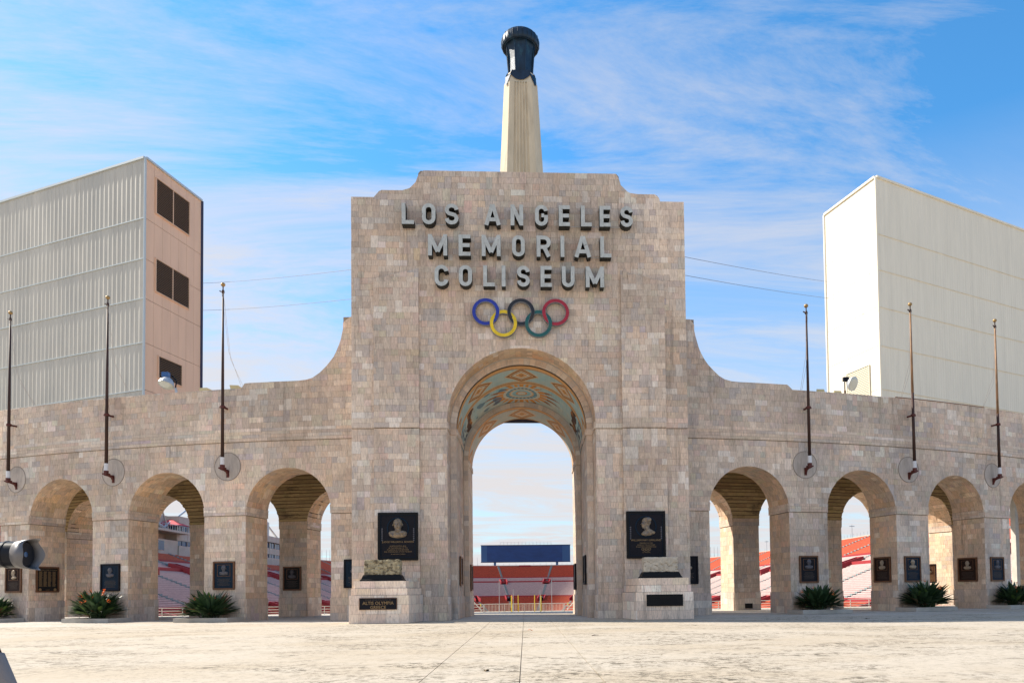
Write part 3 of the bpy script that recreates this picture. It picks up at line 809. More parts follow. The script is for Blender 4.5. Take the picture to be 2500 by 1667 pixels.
def make_letter(ch, x0, x1, z0, z1):
    st = .178; w = x1 - x0; hgt = z1 - z0
    mb = MB(); dep = .42
    for k, path in enumerate(letter_paths(ch, w / hgt, st / hgt)):
        Lf, Rt, closed = stroke_ribbon(path, st / hgt)
        yf = -dep - k * .004
        n = len(Lf); vs = []
        for a, b in zip(Lf, Rt):
            for q in (a, b):
                vs.append((x0 + q.x * hgt, yf, z0 + q.y * hgt - 17.2)); vs.append((x0 + q.x * hgt, -.0, z0 + q.y * hgt - 17.2))
        fr = []; sd = []
        for i in range(n - 1):
            a = 4 * i; b = 4 * (i + 1)
            fr.append((a, b, b + 2, a + 2)); sd += [(a, a + 1, b + 1, b), (a + 2, b + 2, b + 3, a + 3)]
        if not closed: sd += [(0, 2, 3, 1), (4 * (n - 1), 4 * (n - 1) + 1, 4 * (n - 1) + 3, 4 * (n - 1) + 2)]
        mb.cur = 0; mb.add(vs, fr); mb.cur = 1; mb.add(vs, sd)
        # raised rim around the face
    o = mb.build('letter', None, sign, mats=['letter', 'letter_side'])
    return o
def row(word, edges, zt, zb):
    for ch, (a, b) in zip(word, edges):
        x0 = (a - 990.0) / 112.4 * .94 + .02; x1 = (b - 990.0) / 112.4 * .94 + .02
        make_letter(ch, x0, x1, zb, zt)
row('LOSANGELES', [(343, 410), (453, 527), (578, 653), (795, 883), (938, 1008), (1073, 1145), (1205, 1266), (1328, 1388), (1432, 1492), (1548, 1618)], 19.13, 18.15)
row('MEMORIAL', [(485, 590), (652, 717), (778, 882), (945, 1015), (1080, 1158), (1211, 1235), (1290, 1382), (1433, 1495)], 17.69, 16.70)
row('COLISEUM', [(520, 595), (652, 724), (785, 848), (885, 909), (970, 1041), (1100, 1162), (1218, 1288), (1350, 1452)], 16.27, 15.29)
mb = MB()
for a, b, z in ((-4.9, -2.6, 18.33), (1.9, 5.1, 18.31), (3.0, 4.0, 16.85)): mb.tube([(a, -.03, z - 17.2), (b, -.03, z - 17.2)], .012, 5)
mb.build('conduit', 'steel', sign)

rings = thing('interlocking_rings', 'five interlocking coloured rings mounted on the gate below the letters', 'emblem', (0, -1.86, 13.93))
cs = {'blue': (-1.60, .27), 'black': (.02, .27), 'red': (1.63, .27), 'yellow': (-.79, -.27), 'green': (.83, -.27)}
ro, ri = .63, .465
# each crossing: (ring, other): the ring passes over or under alternately
def crossings(a, b):
    (x0, z0), (x1, z1) = cs[a], cs[b]; rm = (ro + ri) / 2
    d = math.hypot(x1 - x0, z1 - z0); h = math.sqrt(max(0, rm * rm - d * d / 4)); mx_, mz_ = (x0 + x1) / 2, (z0 + z1) / 2
    ux, uz = (x1 - x0) / d, (z1 - z0) / d
    return [(mx_ - uz * h, mz_ + ux * h), (mx_ + uz * h, mz_ - ux * h)]
over = {k: [] for k in cs}
for a, b in (('blue', 'yellow'), ('black', 'yellow'), ('black', 'green'), ('red', 'green')):
    ps = sorted(crossings(a, b), key=lambda p: p[1])
    over[a].append((ps[1], 1)); over[b].append((ps[1], 0)); over[a].append((ps[0], 0)); over[b].append((ps[0], 1))
for name, (cx, cz) in cs.items():
    mb = MB(); n = 96
    def yo(t):
        x, z = cx + .55 * cos(t), cz + .55 * sin(t); y = 0.0
        for (p, o_) in over[name]:
            d = math.hypot(x - p[0], z - p[1])
            if o_ and d < .30: y -= .05 * (1 - (d / .30) ** 2)
        return y
    vs = []
    for i in range(n):
        t = 2 * pi * i / n; y = yo(t)
        for r, dy in ((ro, -.04), (ro, -.20), (ro - .006, -.21), (ri + .012, -.21), (ri, -.20), (ri, -.04)):
            yy = dy + y + (.0 if dy < -.1 else 0)
            vs.append((cx + r * cos(t), yy, cz + r * sin(t)))
    face = []; side = []
    for i in range(n):
        j = (i + 1) % n
        for k in range(6):
            k2 = (k + 1) % 6; q = (i * 6 + k, i * 6 + k2, j * 6 + k2, j * 6 + k)
            (face if k == 2 else side).append(q)
    mb.cur = 0; mb.add(vs, face); mb.cur = 1; mb.add(vs, side)
    for a in (45, 135, 225, 315):
        t = math.radians(a); mb.tube([(cx + .55 * cos(t), -.08, cz + .55 * sin(t)), (cx + .55 * cos(t), .04, cz + .55 * sin(t))], .025, 6)
    mb.build('ring', None, rings, mats=['ring_' + name, 'ring_side'], label=name + ' ring')

# ================================================================== PLAQUES
def text_mesh(body, size, m, parent, loc, depth=.006, bold=0.0, align='CENTER', name='lettering', sx=1.0):
    cu = bpy.data.curves.new(name, 'FONT'); cu.body = body; cu.size = size; cu.extrude = depth / 2; cu.offset = bold; cu.align_x = align; cu.align_y = 'CENTER'; cu.resolution_u = 2
    tmp = bpy.data.objects.new('tmp', cu); COL.objects.link(tmp)
    dg = bpy.context.evaluated_depsgraph_get()
    me = bpy.data.meshes.new_from_object(tmp.evaluated_get(dg))
    bpy.data.objects.remove(tmp); bpy.data.curves.remove(cu)
    me.transform(Matrix.Rotation(pi / 2, 4, 'X') @ Matrix.Diagonal((sx, 1, 1, 1)))
    me.materials.clear(); me.materials.append(M[m])
    o = bpy.data.objects.new(name, me); link(o, parent); o.location = loc
    return o
def bust(parent, m, c, h, profile=False):
    """low relief head and shoulders, c = centre on the plate, h = height"""
    bm = bmesh.new()
    def ell(x, z, rx, rz, ry=.35, y=0.0, seg=14):
        b = bmesh.ops.create_uvsphere(bm, u_segments=seg, v_segments=10, radius=1)
        bmesh.ops.transform(bm, matrix=Matrix.Translation((c[0] + x * h, c[1] - y * h, c[2] + z * h)) @ Matrix.Diagonal((rx * h, ry * h * .5, rz * h, 1)), verts=b['verts'])
    if profile:
        out = [(-.16, .34), (-.195, .26), (-.20, .20), (-.185, .175), (-.225, .13), (-.27, .085), (-.215, .065), (-.235, .035), (-.205, .01), (-.225, -.02), (-.20, -.04), (-.205, -.085), (-.15, -.115), (-.06, -.08), (-.045, -.18), (-.15, -.27),
               (-.24, -.38), (-.20, -.45), (-.02, -.50), (.22, -.47), (.42, -.38), (.47, -.29), (.32, -.20), (.18, -.12), (.165, -.02), (.20, .06), (.255, .16), (.26, .28), (.20, .37), (.08, .425), (-.05, .42)]
        cy_ = [(.03, .16) if z > -.1 else (.08, -.30) for x, z in out]; prev = None
        for yy, k in ((0, 1.0), (.035, .97), (.06, .86), (.075, .6)):
            ring = [bm.verts.new((c[0] + h * (q[0] + (x - q[0]) * k), c[1] - yy * h * 1.3, c[2] + h * (q[1] + (z - q[1]) * k))) for (x, z), q in zip(out, cy_)]
            if prev:
                for i in range(len(ring)): bm.faces.new((prev[i - 1], prev[i], ring[i], ring[i - 1]))
            prev = ring
        bm.faces.new(prev)
        ell(.10, .14, .035, .06, .10, .10); ell(.10, .30, .17, .13, .16, .06); ell(-.14, .165, .03, .018, .08, .08); ell(-.10, .05, .06, .07, .10, .06); ell(.14, -.34, .22, .10, .12, .06)
    else:
        ell(0, .20, .225, .24, .34); ell(0, .05, .185, .18, .36)
        ell(0, .14, .03, .06, .18, .17); ell(-.225, .13, .03, .06, .14); ell(.225, .13, .03, .06, .14)
        ell(0, .0, .05, .015, .12, .19); ell(0, -.12, .15, .18, .28); ell(0, -.34, .43, .17, .26); ell(-.20, -.26, .24, .12, .28); ell(.20, -.26, .24, .12, .28)
    me = bpy.data.meshes.new('portrait_relief'); bm.to_mesh(me); bm.free()
    me.polygons.foreach_set('use_smooth', [not profile] * len(me.polygons)); me.materials.append(M[m])
    return link(bpy.data.objects.new('portrait_relief', me), parent)
def plaque(label, loc, rz, w, h, plate='bronze', edge='bronze', rel='relief', txt='dim_text', kind='bust', lines=None, group='bronze memorial plaques'):
    p = thing('plaque', label, 'plaque', loc, rz, group)
    b = .05 * min(w, h) + .02
    mb = MB(); mb.box(-w / 2 + b, w / 2 - b, -.035, 0, b, h - b); mb.build('plate', plate, p)
    mb = MB()
    for x0, x1, z0, z1 in ((-w / 2, w / 2, 0, b), (-w / 2, w / 2, h - b, h), (-w / 2, -w / 2 + b, b, h - b), (w / 2 - b, w / 2, b, h - b)): mb.box(x0, x1, -.075, 0, z0, z1)
    mb.build('frame', edge, p, bevel=.008)
    if kind == 'bust' or kind == 'profile':
        mb = MB(); ww = w * .30; z0, z1 = h * .47, h * .88; t = .015 * w
        for a in ((-ww, ww, z0, z0 + t), (-ww, ww, z1 - t, z1), (-ww, -ww + t, z0 + t, z1 - t), (ww - t, ww, z0 + t, z1 - t)): mb.box(a[0], a[1], -.05, -.03, a[2], a[3])
        mb.build('portrait_border', edge if edge != 'bronze' else plate, p)
        bust(p, rel, (0, -.035, h * .70), h * .39, kind == 'profile')
    if lines:
        for body, size, z in lines: text_mesh(body, size, txt, p, (0, -.038, z * h))
    else:
        mb = MB(); rows_ = 6
        for i in range(rows_):
            x = -w * .32 * random.uniform(.6, 1); z = h * (.37 - .045 * i); e = -x
            while x < e:
                l = random.uniform(.03, .10) * w; mb.box(x, min(e, x + l), -.042, -.033, z, z + h * .014); x += l + .012 * w
        mb.build('inscription', txt, p, kind='stuff')
    return p
# ring medallion behind the portraits of the two big plaques
def big_plaque(label, x, z, w, h, prof, lines, rel):
    p = plaque(label, (x, -2.03, z), 0, w, h, 'bronze', 'black_stone', rel, 'gold_text', 'none', lines, None)
    mb = MB(); mb.lathe([(.50, 0), (.50, -.02), (.47, -.03), (.44, -.02), (.44, 0)], (0, -.035, h * .67), 48, 'y', cap=False); mb.build('medallion', 'bronze_blue', p, smooth=True)
    bust(p, rel, (0, -.045, h * .685), .95, prof)
    mb = MB()
    for s in (-1, 1):
        for i in range(7):
            mb.lathe([(.0, -.03), (.035, -.02), (.035, 0)], (s * w * .395, -.035, h * (.42 + .04 * i)), 8, 'y', cap=False)
    mb.build('garland', 'relief_dark', p)
    mb = MB(); t = .02
    for a in ((-w * .43, w * .43, .12, .12 + t), (-w * .43, w * .43, h - .14, h - .14 + t), (-w * .43, -w * .43 + t, .14, h - .14), (w * .43 - t, w * .43, .14, h - .14)): mb.box(a[0], a[1], -.055, -.036, a[2], a[3])
    mb.build('inner_border', 'bronze_blue', p)
    return p
big_plaque('large dark bronze plaque with a full-face portrait, above the yellowish stone block', -5.656, 2.76, 1.80, 2.175, False,
           [('JUDGE WILLIAM A. BOWEN', .115, .385), ('IN RECOGNITION AND', .07, .30), ('OF THE PARK AND OF THE', .07, .26), ('FOUNDING OF THE MEMORIAL', .07, .22), ('AND THE BUILDING OF THE COLISEUM', .07, .18), ('BY GRATEFUL CITIZENS', .06, .13)], 'relief_mid')
bp = big_plaque('large dark bronze plaque with a left-facing profile portrait, above the pale cracked stone block', 5.684, 2.74, 1.81, 2.185, True,
           [('WILLIAM MAY GARLAND', .125, .385), ('PRESIDENT OF THE', .07, .325), ('GAMES OF THE OLYMPIAD', .07, .285), ('IN GRATEFUL REMEMBRANCE', .07, .245), ('LOS ANGELES', .06, .13)], 'relief_mid')
mb = MB()
for i, (x, z) in enumerate(((-.16, .02), (-.08, -.02), (0, .02), (.08, -.02), (.16, .02))): mb.lathe([(.06, 0), (.06, -.012), (.045, -.012), (.045, 0)], (x, -.036, .41 + z), 20, 'y', cap=False)
mb.build('ring_motif', 'gold_text', bp)

def wp(th, r, z): return (r * sin(th), YC - r * cos(th), z)
ZP = 1.555
for th, w_, lab, pl, ed, rel, kd in (
    (-.391, 1.23, 'plaque with a pale left-facing head on the pier behind the camera lens', 'bronze_brown', 'bronze_edge', 'relief', 'profile'),
    (-.2983, 1.19, 'blue-green plaque above the plant with the most orange flowers', 'bronze_blue', 'bronze', 'relief_dark', 'bust'),
    (-.2072, 1.16, 'dark blue plaque on the pier between the two arches nearest the gate on the left', 'bronze_blue', 'bronze_edge', 'relief_dark', 'bust'),
    (.2059, 1.09, 'dark plaque with a dim portrait on the first free pier right of the gate', 'bronze', 'bronze_edge', 'relief_dark', 'bust'),
    (.2974, 1.12, 'blue plaque with a bright bald head on the second free pier right of the gate', 'bronze_blue', 'bronze_edge', 'relief', 'bust'),
    (.3889, 1.16, 'blue plaque with brown frame on the rightmost full pier', 'bronze_blue', 'bronze_edge', 'relief_dark', 'bust')):
    plaque(lab, wp(th, R0 + .012, ZP), th, w_, 1.40, pl, ed, rel, 'dim_text', kd)
for s, rel, lab in ((-1, 'relief_dark', 'narrow visible blue plaque half hidden by the gate block on its left side'), (1, 'relief', 'plaque half hidden by the gate block on its right side')):
    plaque(lab, wp(s * .1135, R0 + .012, ZP), s * .1135, 1.10, 1.39, 'bronze_blue' if s < 0 else 'bronze', 'bronze', rel, 'dim_text', 'bust')
def jamb_plaque(s, i, r0, r1, lab, **kw):
    th = s * (T1 + DT * i + AW / R0); rm = (r0 + r1) / 2
    p = wp(th - s * .012 / R0, rm, ZP)
    return plaque(lab, p, th - s * pi / 2, abs(r1 - r0), 1.40, **kw)
pc = jamb_plaque(-1, 2, 71.5, 70.22, 'gold framed plaque with four columns of names inside the leftmost arch', plate='black_stone', edge='bronze_edge', txt='gold_text', kind='none', lines=[('MEMORIAL COURT OF HONOR', .07, .87), ('2 0 0 8', .07, .10)])
mb = MB()
for c_ in range(4):
    for r_ in range(22):
        x = -.48 + c_ * .25; z = 1.12 - r_ * .038; l = random.uniform(.13, .2); mb.box(x, x + l, -.044, -.034, z, z + .018)
mb.build('inscription', 'gold_text', pc, kind='stuff')
mb = MB()
for s in (-1, 1): mb.lathe([(.08, 0), (.08, -.012), (.0, -.02)], (s * .42, -.036, .15), 20, 'y', cap=False)
mb.build('seal', 'gold_text', pc)
jamb_plaque(1, 1, 70.15, 71.41, 'brown plaque with a bearded head on the inner side of the middle right arch', plate='bronze_brown', edge='bronze_edge', rel='relief', kind='bust')
jamb_plaque(1, 2, 70.13, 71.37, 'brown plaque with a pale bust inside the arch where sunlight falls on the jamb', plate='bronze_brown', edge='bronze_edge', rel='relief', kind='bust')
plaque('black plaque on the rear pier seen through the arch left of the gate', wp(-.2075, RR + .012, 1.51), -.2075, 1.12, 1.40, 'black_stone', 'bronze_edge', 'relief_dark', 'dim_text', 'bust')
plaque('pale bronze plaque on the rear pier at the far right edge', wp(.437 + .012, 64.4, 1.55), .449 - 1.2, 1.0, 1.3, 'bronze_edge', 'bronze', 'relief', 'gold_text', 'bust')
for s in (-1, 1):
    side = 'left' if s < 0 else 'right'
    plaque('tall plaque on the %s inner wall of the great arch, nearer the front' % side, (s * 3.105, 1.1, 1.6), -s * pi / 2, 1.25, 1.45, 'bronze', 'bronze_edge' if s < 0 else 'bronze', 'relief_dark', 'gold_text', 'none')
    plaque('plaque on the %s inner wall of the great arch at its stadium end' % side, (s * 2.84, 4.5, 1.35), -s * pi / 2, 1.25, 1.42, 'bronze', 'bronze_edge' if s < 0 else 'bronze', 'relief_dark', 'gold_text' if s < 0 else 'dim_text', 'none')
v_ = thing('floor_vent', 'small black vent at the foot of the rear pier seen right of the gate', 'vent', wp(.2077, RR + .06, .12), .2077)
mb = MB(); mb.box(-.25, .25, -.02, 0, 0, .3); mb.build('grille', 'void', v_)
mb = MB(); [mb.box(-.23, .23, -.03, -.02, .03 + .05 * i, .05 + .05 * i) for i in range(5)]; mb.build('bars', 'black_stone', v_)

# ================================================================== PEDESTALS AND BLOCKS
def frustum(mb, x0, x1, y0, y1, z0, z1, splay):
    mb.hexa([(x0, y0, z0), (x1, y0, z0), (x1 + splay[1], y1, z0), (x0 + splay[0], y1, z0), (x0, y0, z1), (x1, y0, z1), (x1 + splay[1], y1, z1), (x0 + splay[0], y1, z1)])
for s in (-1, 1):
    lab = 'stepped stone pedestal left of the great arch with a plaque reading ALTIS OLYMPIA GREECE' if s < 0 else 'stepped stone pedestal right of the great arch with a plain black plaque'
    ped = thing('pedestal', lab, 'pedestal', (s * 6.1, -3.1, 0), 0, 'stepped pedestals beside the arch')
    a, b = 4.87 - 6.1, 7.38 - 6.1
    if s < 0: a, b = -b, -a
    inn = -.33                                # the inner side splays towards the arch
    T_ = Tiles()
    for k, (z0, z1, ins) in enumerate(((0, 1.19, 0), (1.195, 1.49, .075), (1.495, 1.80, .15))):
        mb = MB(); x0, x1 = a + ins, b - ins
        sp = ((inn if s > 0 else 0), (-inn if s < 0 else 0))
        frustum(mb, x0 + .02, x1 - .02, -1.0 + ins + .02, 1.25, z0, z1 - .01, sp)
        mb.build('tier', 'mortar', ped)
        ox, oy = s * 6.1, -3.1
        SF = lambda u, v, n: (ox + u, oy - 1.0 + ins - n, v)
        hh = .40 if k == 0 else .31
        courses(T_, SF, x0, x1, z0 + .005, z1, hh, (.42, .62), 0, None, 90, dbl=0, back=-.05, lift=.36)
        for e in (0, 1):                      # two flanks
            xe = x0 if e == 0 else x1; sg = -1 if e == 0 else 1; spl = sp[e]
            SS = lambda u, v, n, xe=xe, sg=sg, spl=spl: (ox + xe + spl * (u / 2.25) + sg * n, oy - 1.0 + ins + u, v)
            courses(T_, SS, 0, 2.1, z0 + .005, z1, hh, (.42, .62), 0, None, 91, dbl=0, back=-.05, lift=.36)
        ST = lambda u, v, n: (ox + u, oy + v, z1 + n)
        courses(T_, ST, x0, x1, -1.0 + ins, 1.2, .5, (.5, .8), -.002, None, 92, dbl=0, back=-.03, lift=.36)
    T_.build('stone_slab', 'tile', ped, single=300)
    # name plate
    cx = (-6.15 if s < 0 else 6.12) - s * 6.1
    mb = MB(); mb.box(cx - .79, cx + .79, -1.045, -1.0, .585, 1.085); mb.build('name_plate', 'bronze' if s < 0 else 'black_stone', ped)
    mb = MB()
    for q in ((-.79, .79, .585, .605), (-.79, .79, 1.065, 1.085), (-.79, -.77, .605, 1.065), (.77, .79, .605, 1.065)): mb.box(cx + q[0], cx + q[1], -1.06, -1.0, q[2], q[3])
    mb.build('plate_edge', 'bronze_edge' if s < 0 else 'black_stone', ped)
    if s < 0:
        text_mesh('STONE FROM THE RUINS OF', .085, 'dim_text', ped, (cx, -1.05, 1.0))
        text_mesh('ALTIS OLYMPIA', .19, 'gold_text', ped, (cx, -1.05, .86), bold=.002)
        text_mesh('GREECE', .19, 'gold_text', ped, (cx, -1.05, .68), bold=.002)
    else:
        text_mesh('COLOSSEUM', .17, 'bronze', ped, (cx, -1.05, .89))
        text_mesh('ROME', .15, 'bronze', ped, (cx, -1.05, .71))
    # the block on its black base
    bl = thing('stone_block', 'rough yellowish pitted stone block on a black base on the left pedestal' if s < 0 else 'pale cracked stone block on a black base on the right pedestal', 'stone block', ((-6.06 if s < 0 else 6.05), -3.45, 1.802), 0)
    mb = MB()
    seqb = [(.91, .46, 0), (.91, .46, .05), (.86, .41, .09), (.82, .37, .20), (.78, .33, .27)]
    vs = []
    for w_, d_, z_ in seqb: vs += [(-w_, -d_, z_), (w_, -d_, z_), (w_, d_, z_), (-w_, d_, z_)]
    mb.add(vs, [(4 * j + i, 4 * j + (i + 1) % 4, 4 * j + 4 + (i + 1) % 4, 4 * j + 4 + i) for j in range(4) for i in range(4)] + [(16, 17, 18, 19)])
    mb.build('base', 'black_stone', bl)
    bm = bmesh.new(); bmesh.ops.create_cube(bm, size=1)
    bmesh.ops.subdivide_edges(bm, edges=bm.edges[:], cuts=26, use_grid_fill=True)
    for v in bm.verts:
        p = Vector((v.co.x * 1.52, v.co.y * .62, v.co.z * .65))
        q = Vector((abs(v.co.x), abs(v.co.y), abs(v.co.z)))
        edge = sorted(q)[1]
        if edge > .44: p *= 1 - (edge - .44) * .35
        nn = noise.noise(p * 5 + Vector((s * 9, 0, 0))) * .030 + noise.noise(p * 14) * .016
        if s < 0: nn -= max(0, noise.noise(p * 9 + Vector((3, 3, 3))) - .15) * .11
        else:
            cr_ = abs(noise.noise(p * 3.5 + Vector((8, 1, 1))))
            if cr_ < .05 and p.z < .10 and p.x > -.3: nn -= .05
        p += v.co.normalized() * nn
        v.co = p + Vector((0, 0, .27 + .325))
    me = bpy.data.meshes.new('block'); bm.to_mesh(me); bm.free(); me.materials.append(M['rubble' if s < 0 else 'rubble_pale'])
    link(bpy.data.objects.new('block', me), bl)

# ================================================================== FLAGPOLES
def flagpole(th, zt, lab, tan=0.0):
    p = thing('flagpole', lab, 'flagpole', wp(th, R0, 0), th, 'flagpoles bracketed to the arcade wings')
    y = -.44
    mb = MB(); zb = 8.0
    zm = zb + (zt - zb) * (1 - tan)
    if tan:
        mb.tube([(0, y, zb), (0, y, zm)], [.085, .07], 10)
        mb.build('pole', 'pole', p, smooth=True)
        mb = MB(); mb.tube([(0, y, zm), (0, y, zt)], [.07, .042], 10); mb.build('pole_top', 'pole_tan', p, smooth=True, label='faded upper length of pole')
    else:
        mb.tube([(0, y, zb), (0, y, (zb + zt) / 2), (0, y, zt)], [.085, .07, .042], 10); mb.build('pole', 'pole', p, smooth=True)
    mb = MB(); mb.tube([(0, y, 7.66), (0, y, 8.05)], .10, 12); mb.build('sleeve', 'pole_white', p)
    mb = MB(); mb.tube([(0, y, 7.44), (0, y, 7.68)], .115, 12); mb.box(-.14, .14, y - .12, y + .12, 7.48, 7.55)
    mb.tube([(0, y, 7.5), (.02, -.12, 7.40), (.03, -.02, 7.2)], [.06, .065, .05], 8); mb.box(-.06, .06, y, -.0, 7.42, 7.5)
    mb.box(-.05, .09, -.04, .0, 7.12, 7.46)
    mb.build('base_bracket', 'bracket', p)
    mb = MB(); mb.tube([(0, y, 10.48), (0, y, 10.60)], .12, 12); mb.box(-.035, .035, y, 0, 10.50, 10.58); mb.box(-.14, .14, y - .06, y + .06, 10.5, 10.56); mb.box(-.1, .1, -.02, .0, 10.4, 10.68)
    mb.build('upper_bracket', 'bracket', p)
    mb = MB(); mb.lathe([(.0, -.10), (.06, -.085), (.10, -.035), (.108, 0), (.10, .04), (.06, .085), (0, .10)], (0, y, zt + .28), 16, cap=False); mb.build('ball', 'gold', p, smooth=True)
    mb = MB(); mb.tube([(0, y, zt - .02), (0, y, zt + .18)], .03, 8); mb.tube([(0, y, zt - .12), (-.18, y, zt - .02)], .03, 6); mb.lathe([(.06, zt - .15), (.075, zt - .1), (.06, zt)], (0, y, 0), 10); mb.build('truck', 'pole', p)
    mb = MB(); mb.tube([(-.03, y - .06, zt - .1), (.12, y + .3, 13.4), (.34, .9, 11.4)], .008, 4, False); mb.tube([(.04, y - .05, zt - .1), (.2, y + .35, 13.0), (.46, 1.0, 11.4)], .008, 4, False)
    mb.build('halyard', 'rope', p)
    mb = MB()
    c = (.0, 0, 7.66); r = .70
    mb.lathe([(r, .012), (r, -.012), (.0, -.012)], c, 48, 'y', cap=False); mb.cur = 1
    mb.lathe([(r + .012, 0), (r + .012, -.022), (r - .014, -.022), (r - .014, -.012)], c, 48, 'y', cap=False)
    mb.build('wall_disc', None, p, mats=['disc_stone', 'disc_rim'])
    return p
flagpole(-.3900, 16.35, 'leftmost flagpole, in front of the corrugated grey block at the picture edge')
flagpole(-.2970, 16.33, 'brown flagpole whose top crosses the middle of the corrugated grey wall')
flagpole(-.2050, 16.37, 'brown flagpole against the sky left of the gate')
flagpole(.2050, 15.55, 'dark flagpole against the sky right of the gate', 0)
flagpole(.2965, 16.33, 'flagpole in front of the near corner of the cream block, pale above the wall', .55)
flagpole(.3875, 16.30, 'rightmost flagpole, tan above the parapet, in front of the cream wall', .62)

# ================================================================== LAMPS, CABLES, PARAPET BITS
lp = thing('floodlight', 'round hooded floodlight on a post in front of the lowest louvre on the left', 'floodlight', (-20.68, 9.2, 10.85), 0)
mb = MB(); mb.tube([(0, 0, 0), (0, 0, 2.7), (-.06, 0, 2.85)], .075, 8); mb.build('post', 'steel', lp)
mb = MB(); vs = []
ax = Vector((-.15, -.35, -1)).normalized(); cc = Vector((-.52, -.05, 3.2))
def cone(mb, c, ax, prof, n=24):
    a = Vector((0, 0, 1)) if abs(ax.z) < .9 else Vector((1, 0, 0)); x = ax.cross(a).normalized(); y = ax.cross(x); vs = []; fs = []
    for r, h in prof:
        for k in range(n): t = 2 * pi * k / n; vs.append(c + ax * h + (x * cos(t) + y * sin(t)) * r)
    for i in range(len(prof) - 1):
        for k in range(n): k2 = (k + 1) % n; fs.append((i * n + k, i * n + k2, (i + 1) * n + k2, (i + 1) * n + k))
    fs.append(tuple(range(n))); fs.append(tuple((len(prof) - 1) * n + k for k in range(n)))
    mb.add(vs, fs)
cone(mb, cc, ax, [(.12, -.30), (.25, -.22), (.42, .02), (.46, .2), (.44, .2)]); mb.build('hood', 'steel', lp, smooth=False)
mb = MB(); cone(mb, cc + ax * .205, ax, [(.42, 0), (.30, .12), (.0, .16)]); mb.build('lens', 'reflector', lp, smooth=True)
mb = MB(); mb.box(-.80, -.42, -.15, .15, 3.52, 3.80); mb.build('ballast_box', 'lampblue', lp)
mb = MB(); mb.tube([(-.06, 0, 2.8), (.02, 0, 3.3), (-.3, 0, 3.65)], .04, 6); mb.box(-.62, -.45, -.06, .06, 3.4, 3.55); mb.build('yoke', 'bronze', lp)
lp2 = thing('floodlight', 'round floodlight turned to the side beside the pale louvre on the right', 'floodlight', (20.21, 9.04, 10.85), 0)
mb = MB(); mb.tube([(0, 0, 0), (0, 0, 2.75)], .075, 8); mb.build('post', 'louvre', lp2)
ax = Vector((.55, -.8, -.35)).normalized(); cc = Vector((.42, -.1, 3.18)); mb = MB()
cone(mb, cc, ax, [(.12, -.34), (.26, -.22), (.42, .0), (.45, .1), (.43, .1)]); mb.build('hood', 'steel', lp2)
mb = MB(); cone(mb, cc + ax * .105, ax, [(.40, 0), (.30, .05), (.12, .06)]); mb.build('lens', 'reflector', lp2)
mb = MB(); mb.tube([(0, 0, 2.7), (.0, 0, 3.3), (.2, 0, 3.4)], .04, 6); mb.box(-.1, .25, -.1, .1, 3.35, 3.6); mb.build('yoke', 'bronze', lp2)
for x, y, z, lab in ((-16.0, 2.5, 11.56, 'small yellow parapet lamp left of the third flagpole'), (-14.36, 2.1, 11.58, 'small yellow parapet lamp beside the parapet step on the left wing'), (15.95, 2.5, 11.56, 'small parapet lamp nearer the gate on the right wing'), (17.0, 2.8, 11.56, 'small parapet lamp beside the right floodlight post')):
    q = thing('parapet_lamp', lab, 'lamp', (x, y, z), random.uniform(-.2, .2), 'small lamps on the parapets')
    mb = MB(); mb.hexa([(-.28, -.30, .05), (.12, -.30, .05), (.26, .12, -.02), (-.12, .12, -.02), (-.34, -.26, .26), (.08, -.26, .26), (.22, .16, .19), (-.16, .16, .19)]); mb.build('visor', 'lampgold', q)
    mb = MB(); mb.tube([(0, .0, -.1), (0, 0, .1)], .05, 6); mb.build('stem', 'bronze', q)
rr_ = thing('parapet_rail', 'thin rusty rail along the top of the right arcade wing', 'rail', wp(.337, R0 - .25, 11.56), .337)
mb = MB()
o_ = Vector(wp(.337, R0 - .25, 11.56)); pts = []
for i in range(13):
    q = Vector(wp(.2895 + (.3848 - .2895) * i / 12, R0 - .25, 11.66)) - o_; q.rotate(Matrix.Rotation(-.337, 3, 'Z')); pts.append(q)
mb.tube(pts, .035, 6); mb.build('bar', 'pole_tan', rr_)
mb = MB(); [mb.tube([p - Vector((0, 0, .12)), p], .03, 5) for p in pts[::3]]; mb.build('foot', 'pole', rr_)
for a, b, lab in (((-7.76, -1.2, 16.5), (-24.3, 21.2, 25.1), 'upper cable between the gate and the grey block on the left'), ((-7.76, -1.2, 15.1), (-24.3, 21.2, 23.0), 'lower cable between the gate and the grey block on the left'),
                  ((7.76, -1.2, 17.3), (25.5, 20.6, 25.3), 'upper cable between the gate and the cream block on the right'), ((7.76, -1.2, 16.4), (25.5, 20.6, 24.0), 'lower cable between the gate and the cream block on the right')):
    a, b = Vector(a), Vector(b); mb = MB(); pts = []
    for i in range(17):
        t = i / 16; p = a.lerp(b, t) - a; p.z -= .10 * 4 * t * (1 - t); pts.append(p)
    mb.tube(pts, .012, 5, False); o = mb.build('cable', 'cable'); o.location = a; tag(o, lab, 'cable', 'cables from the gate to the metal blocks')

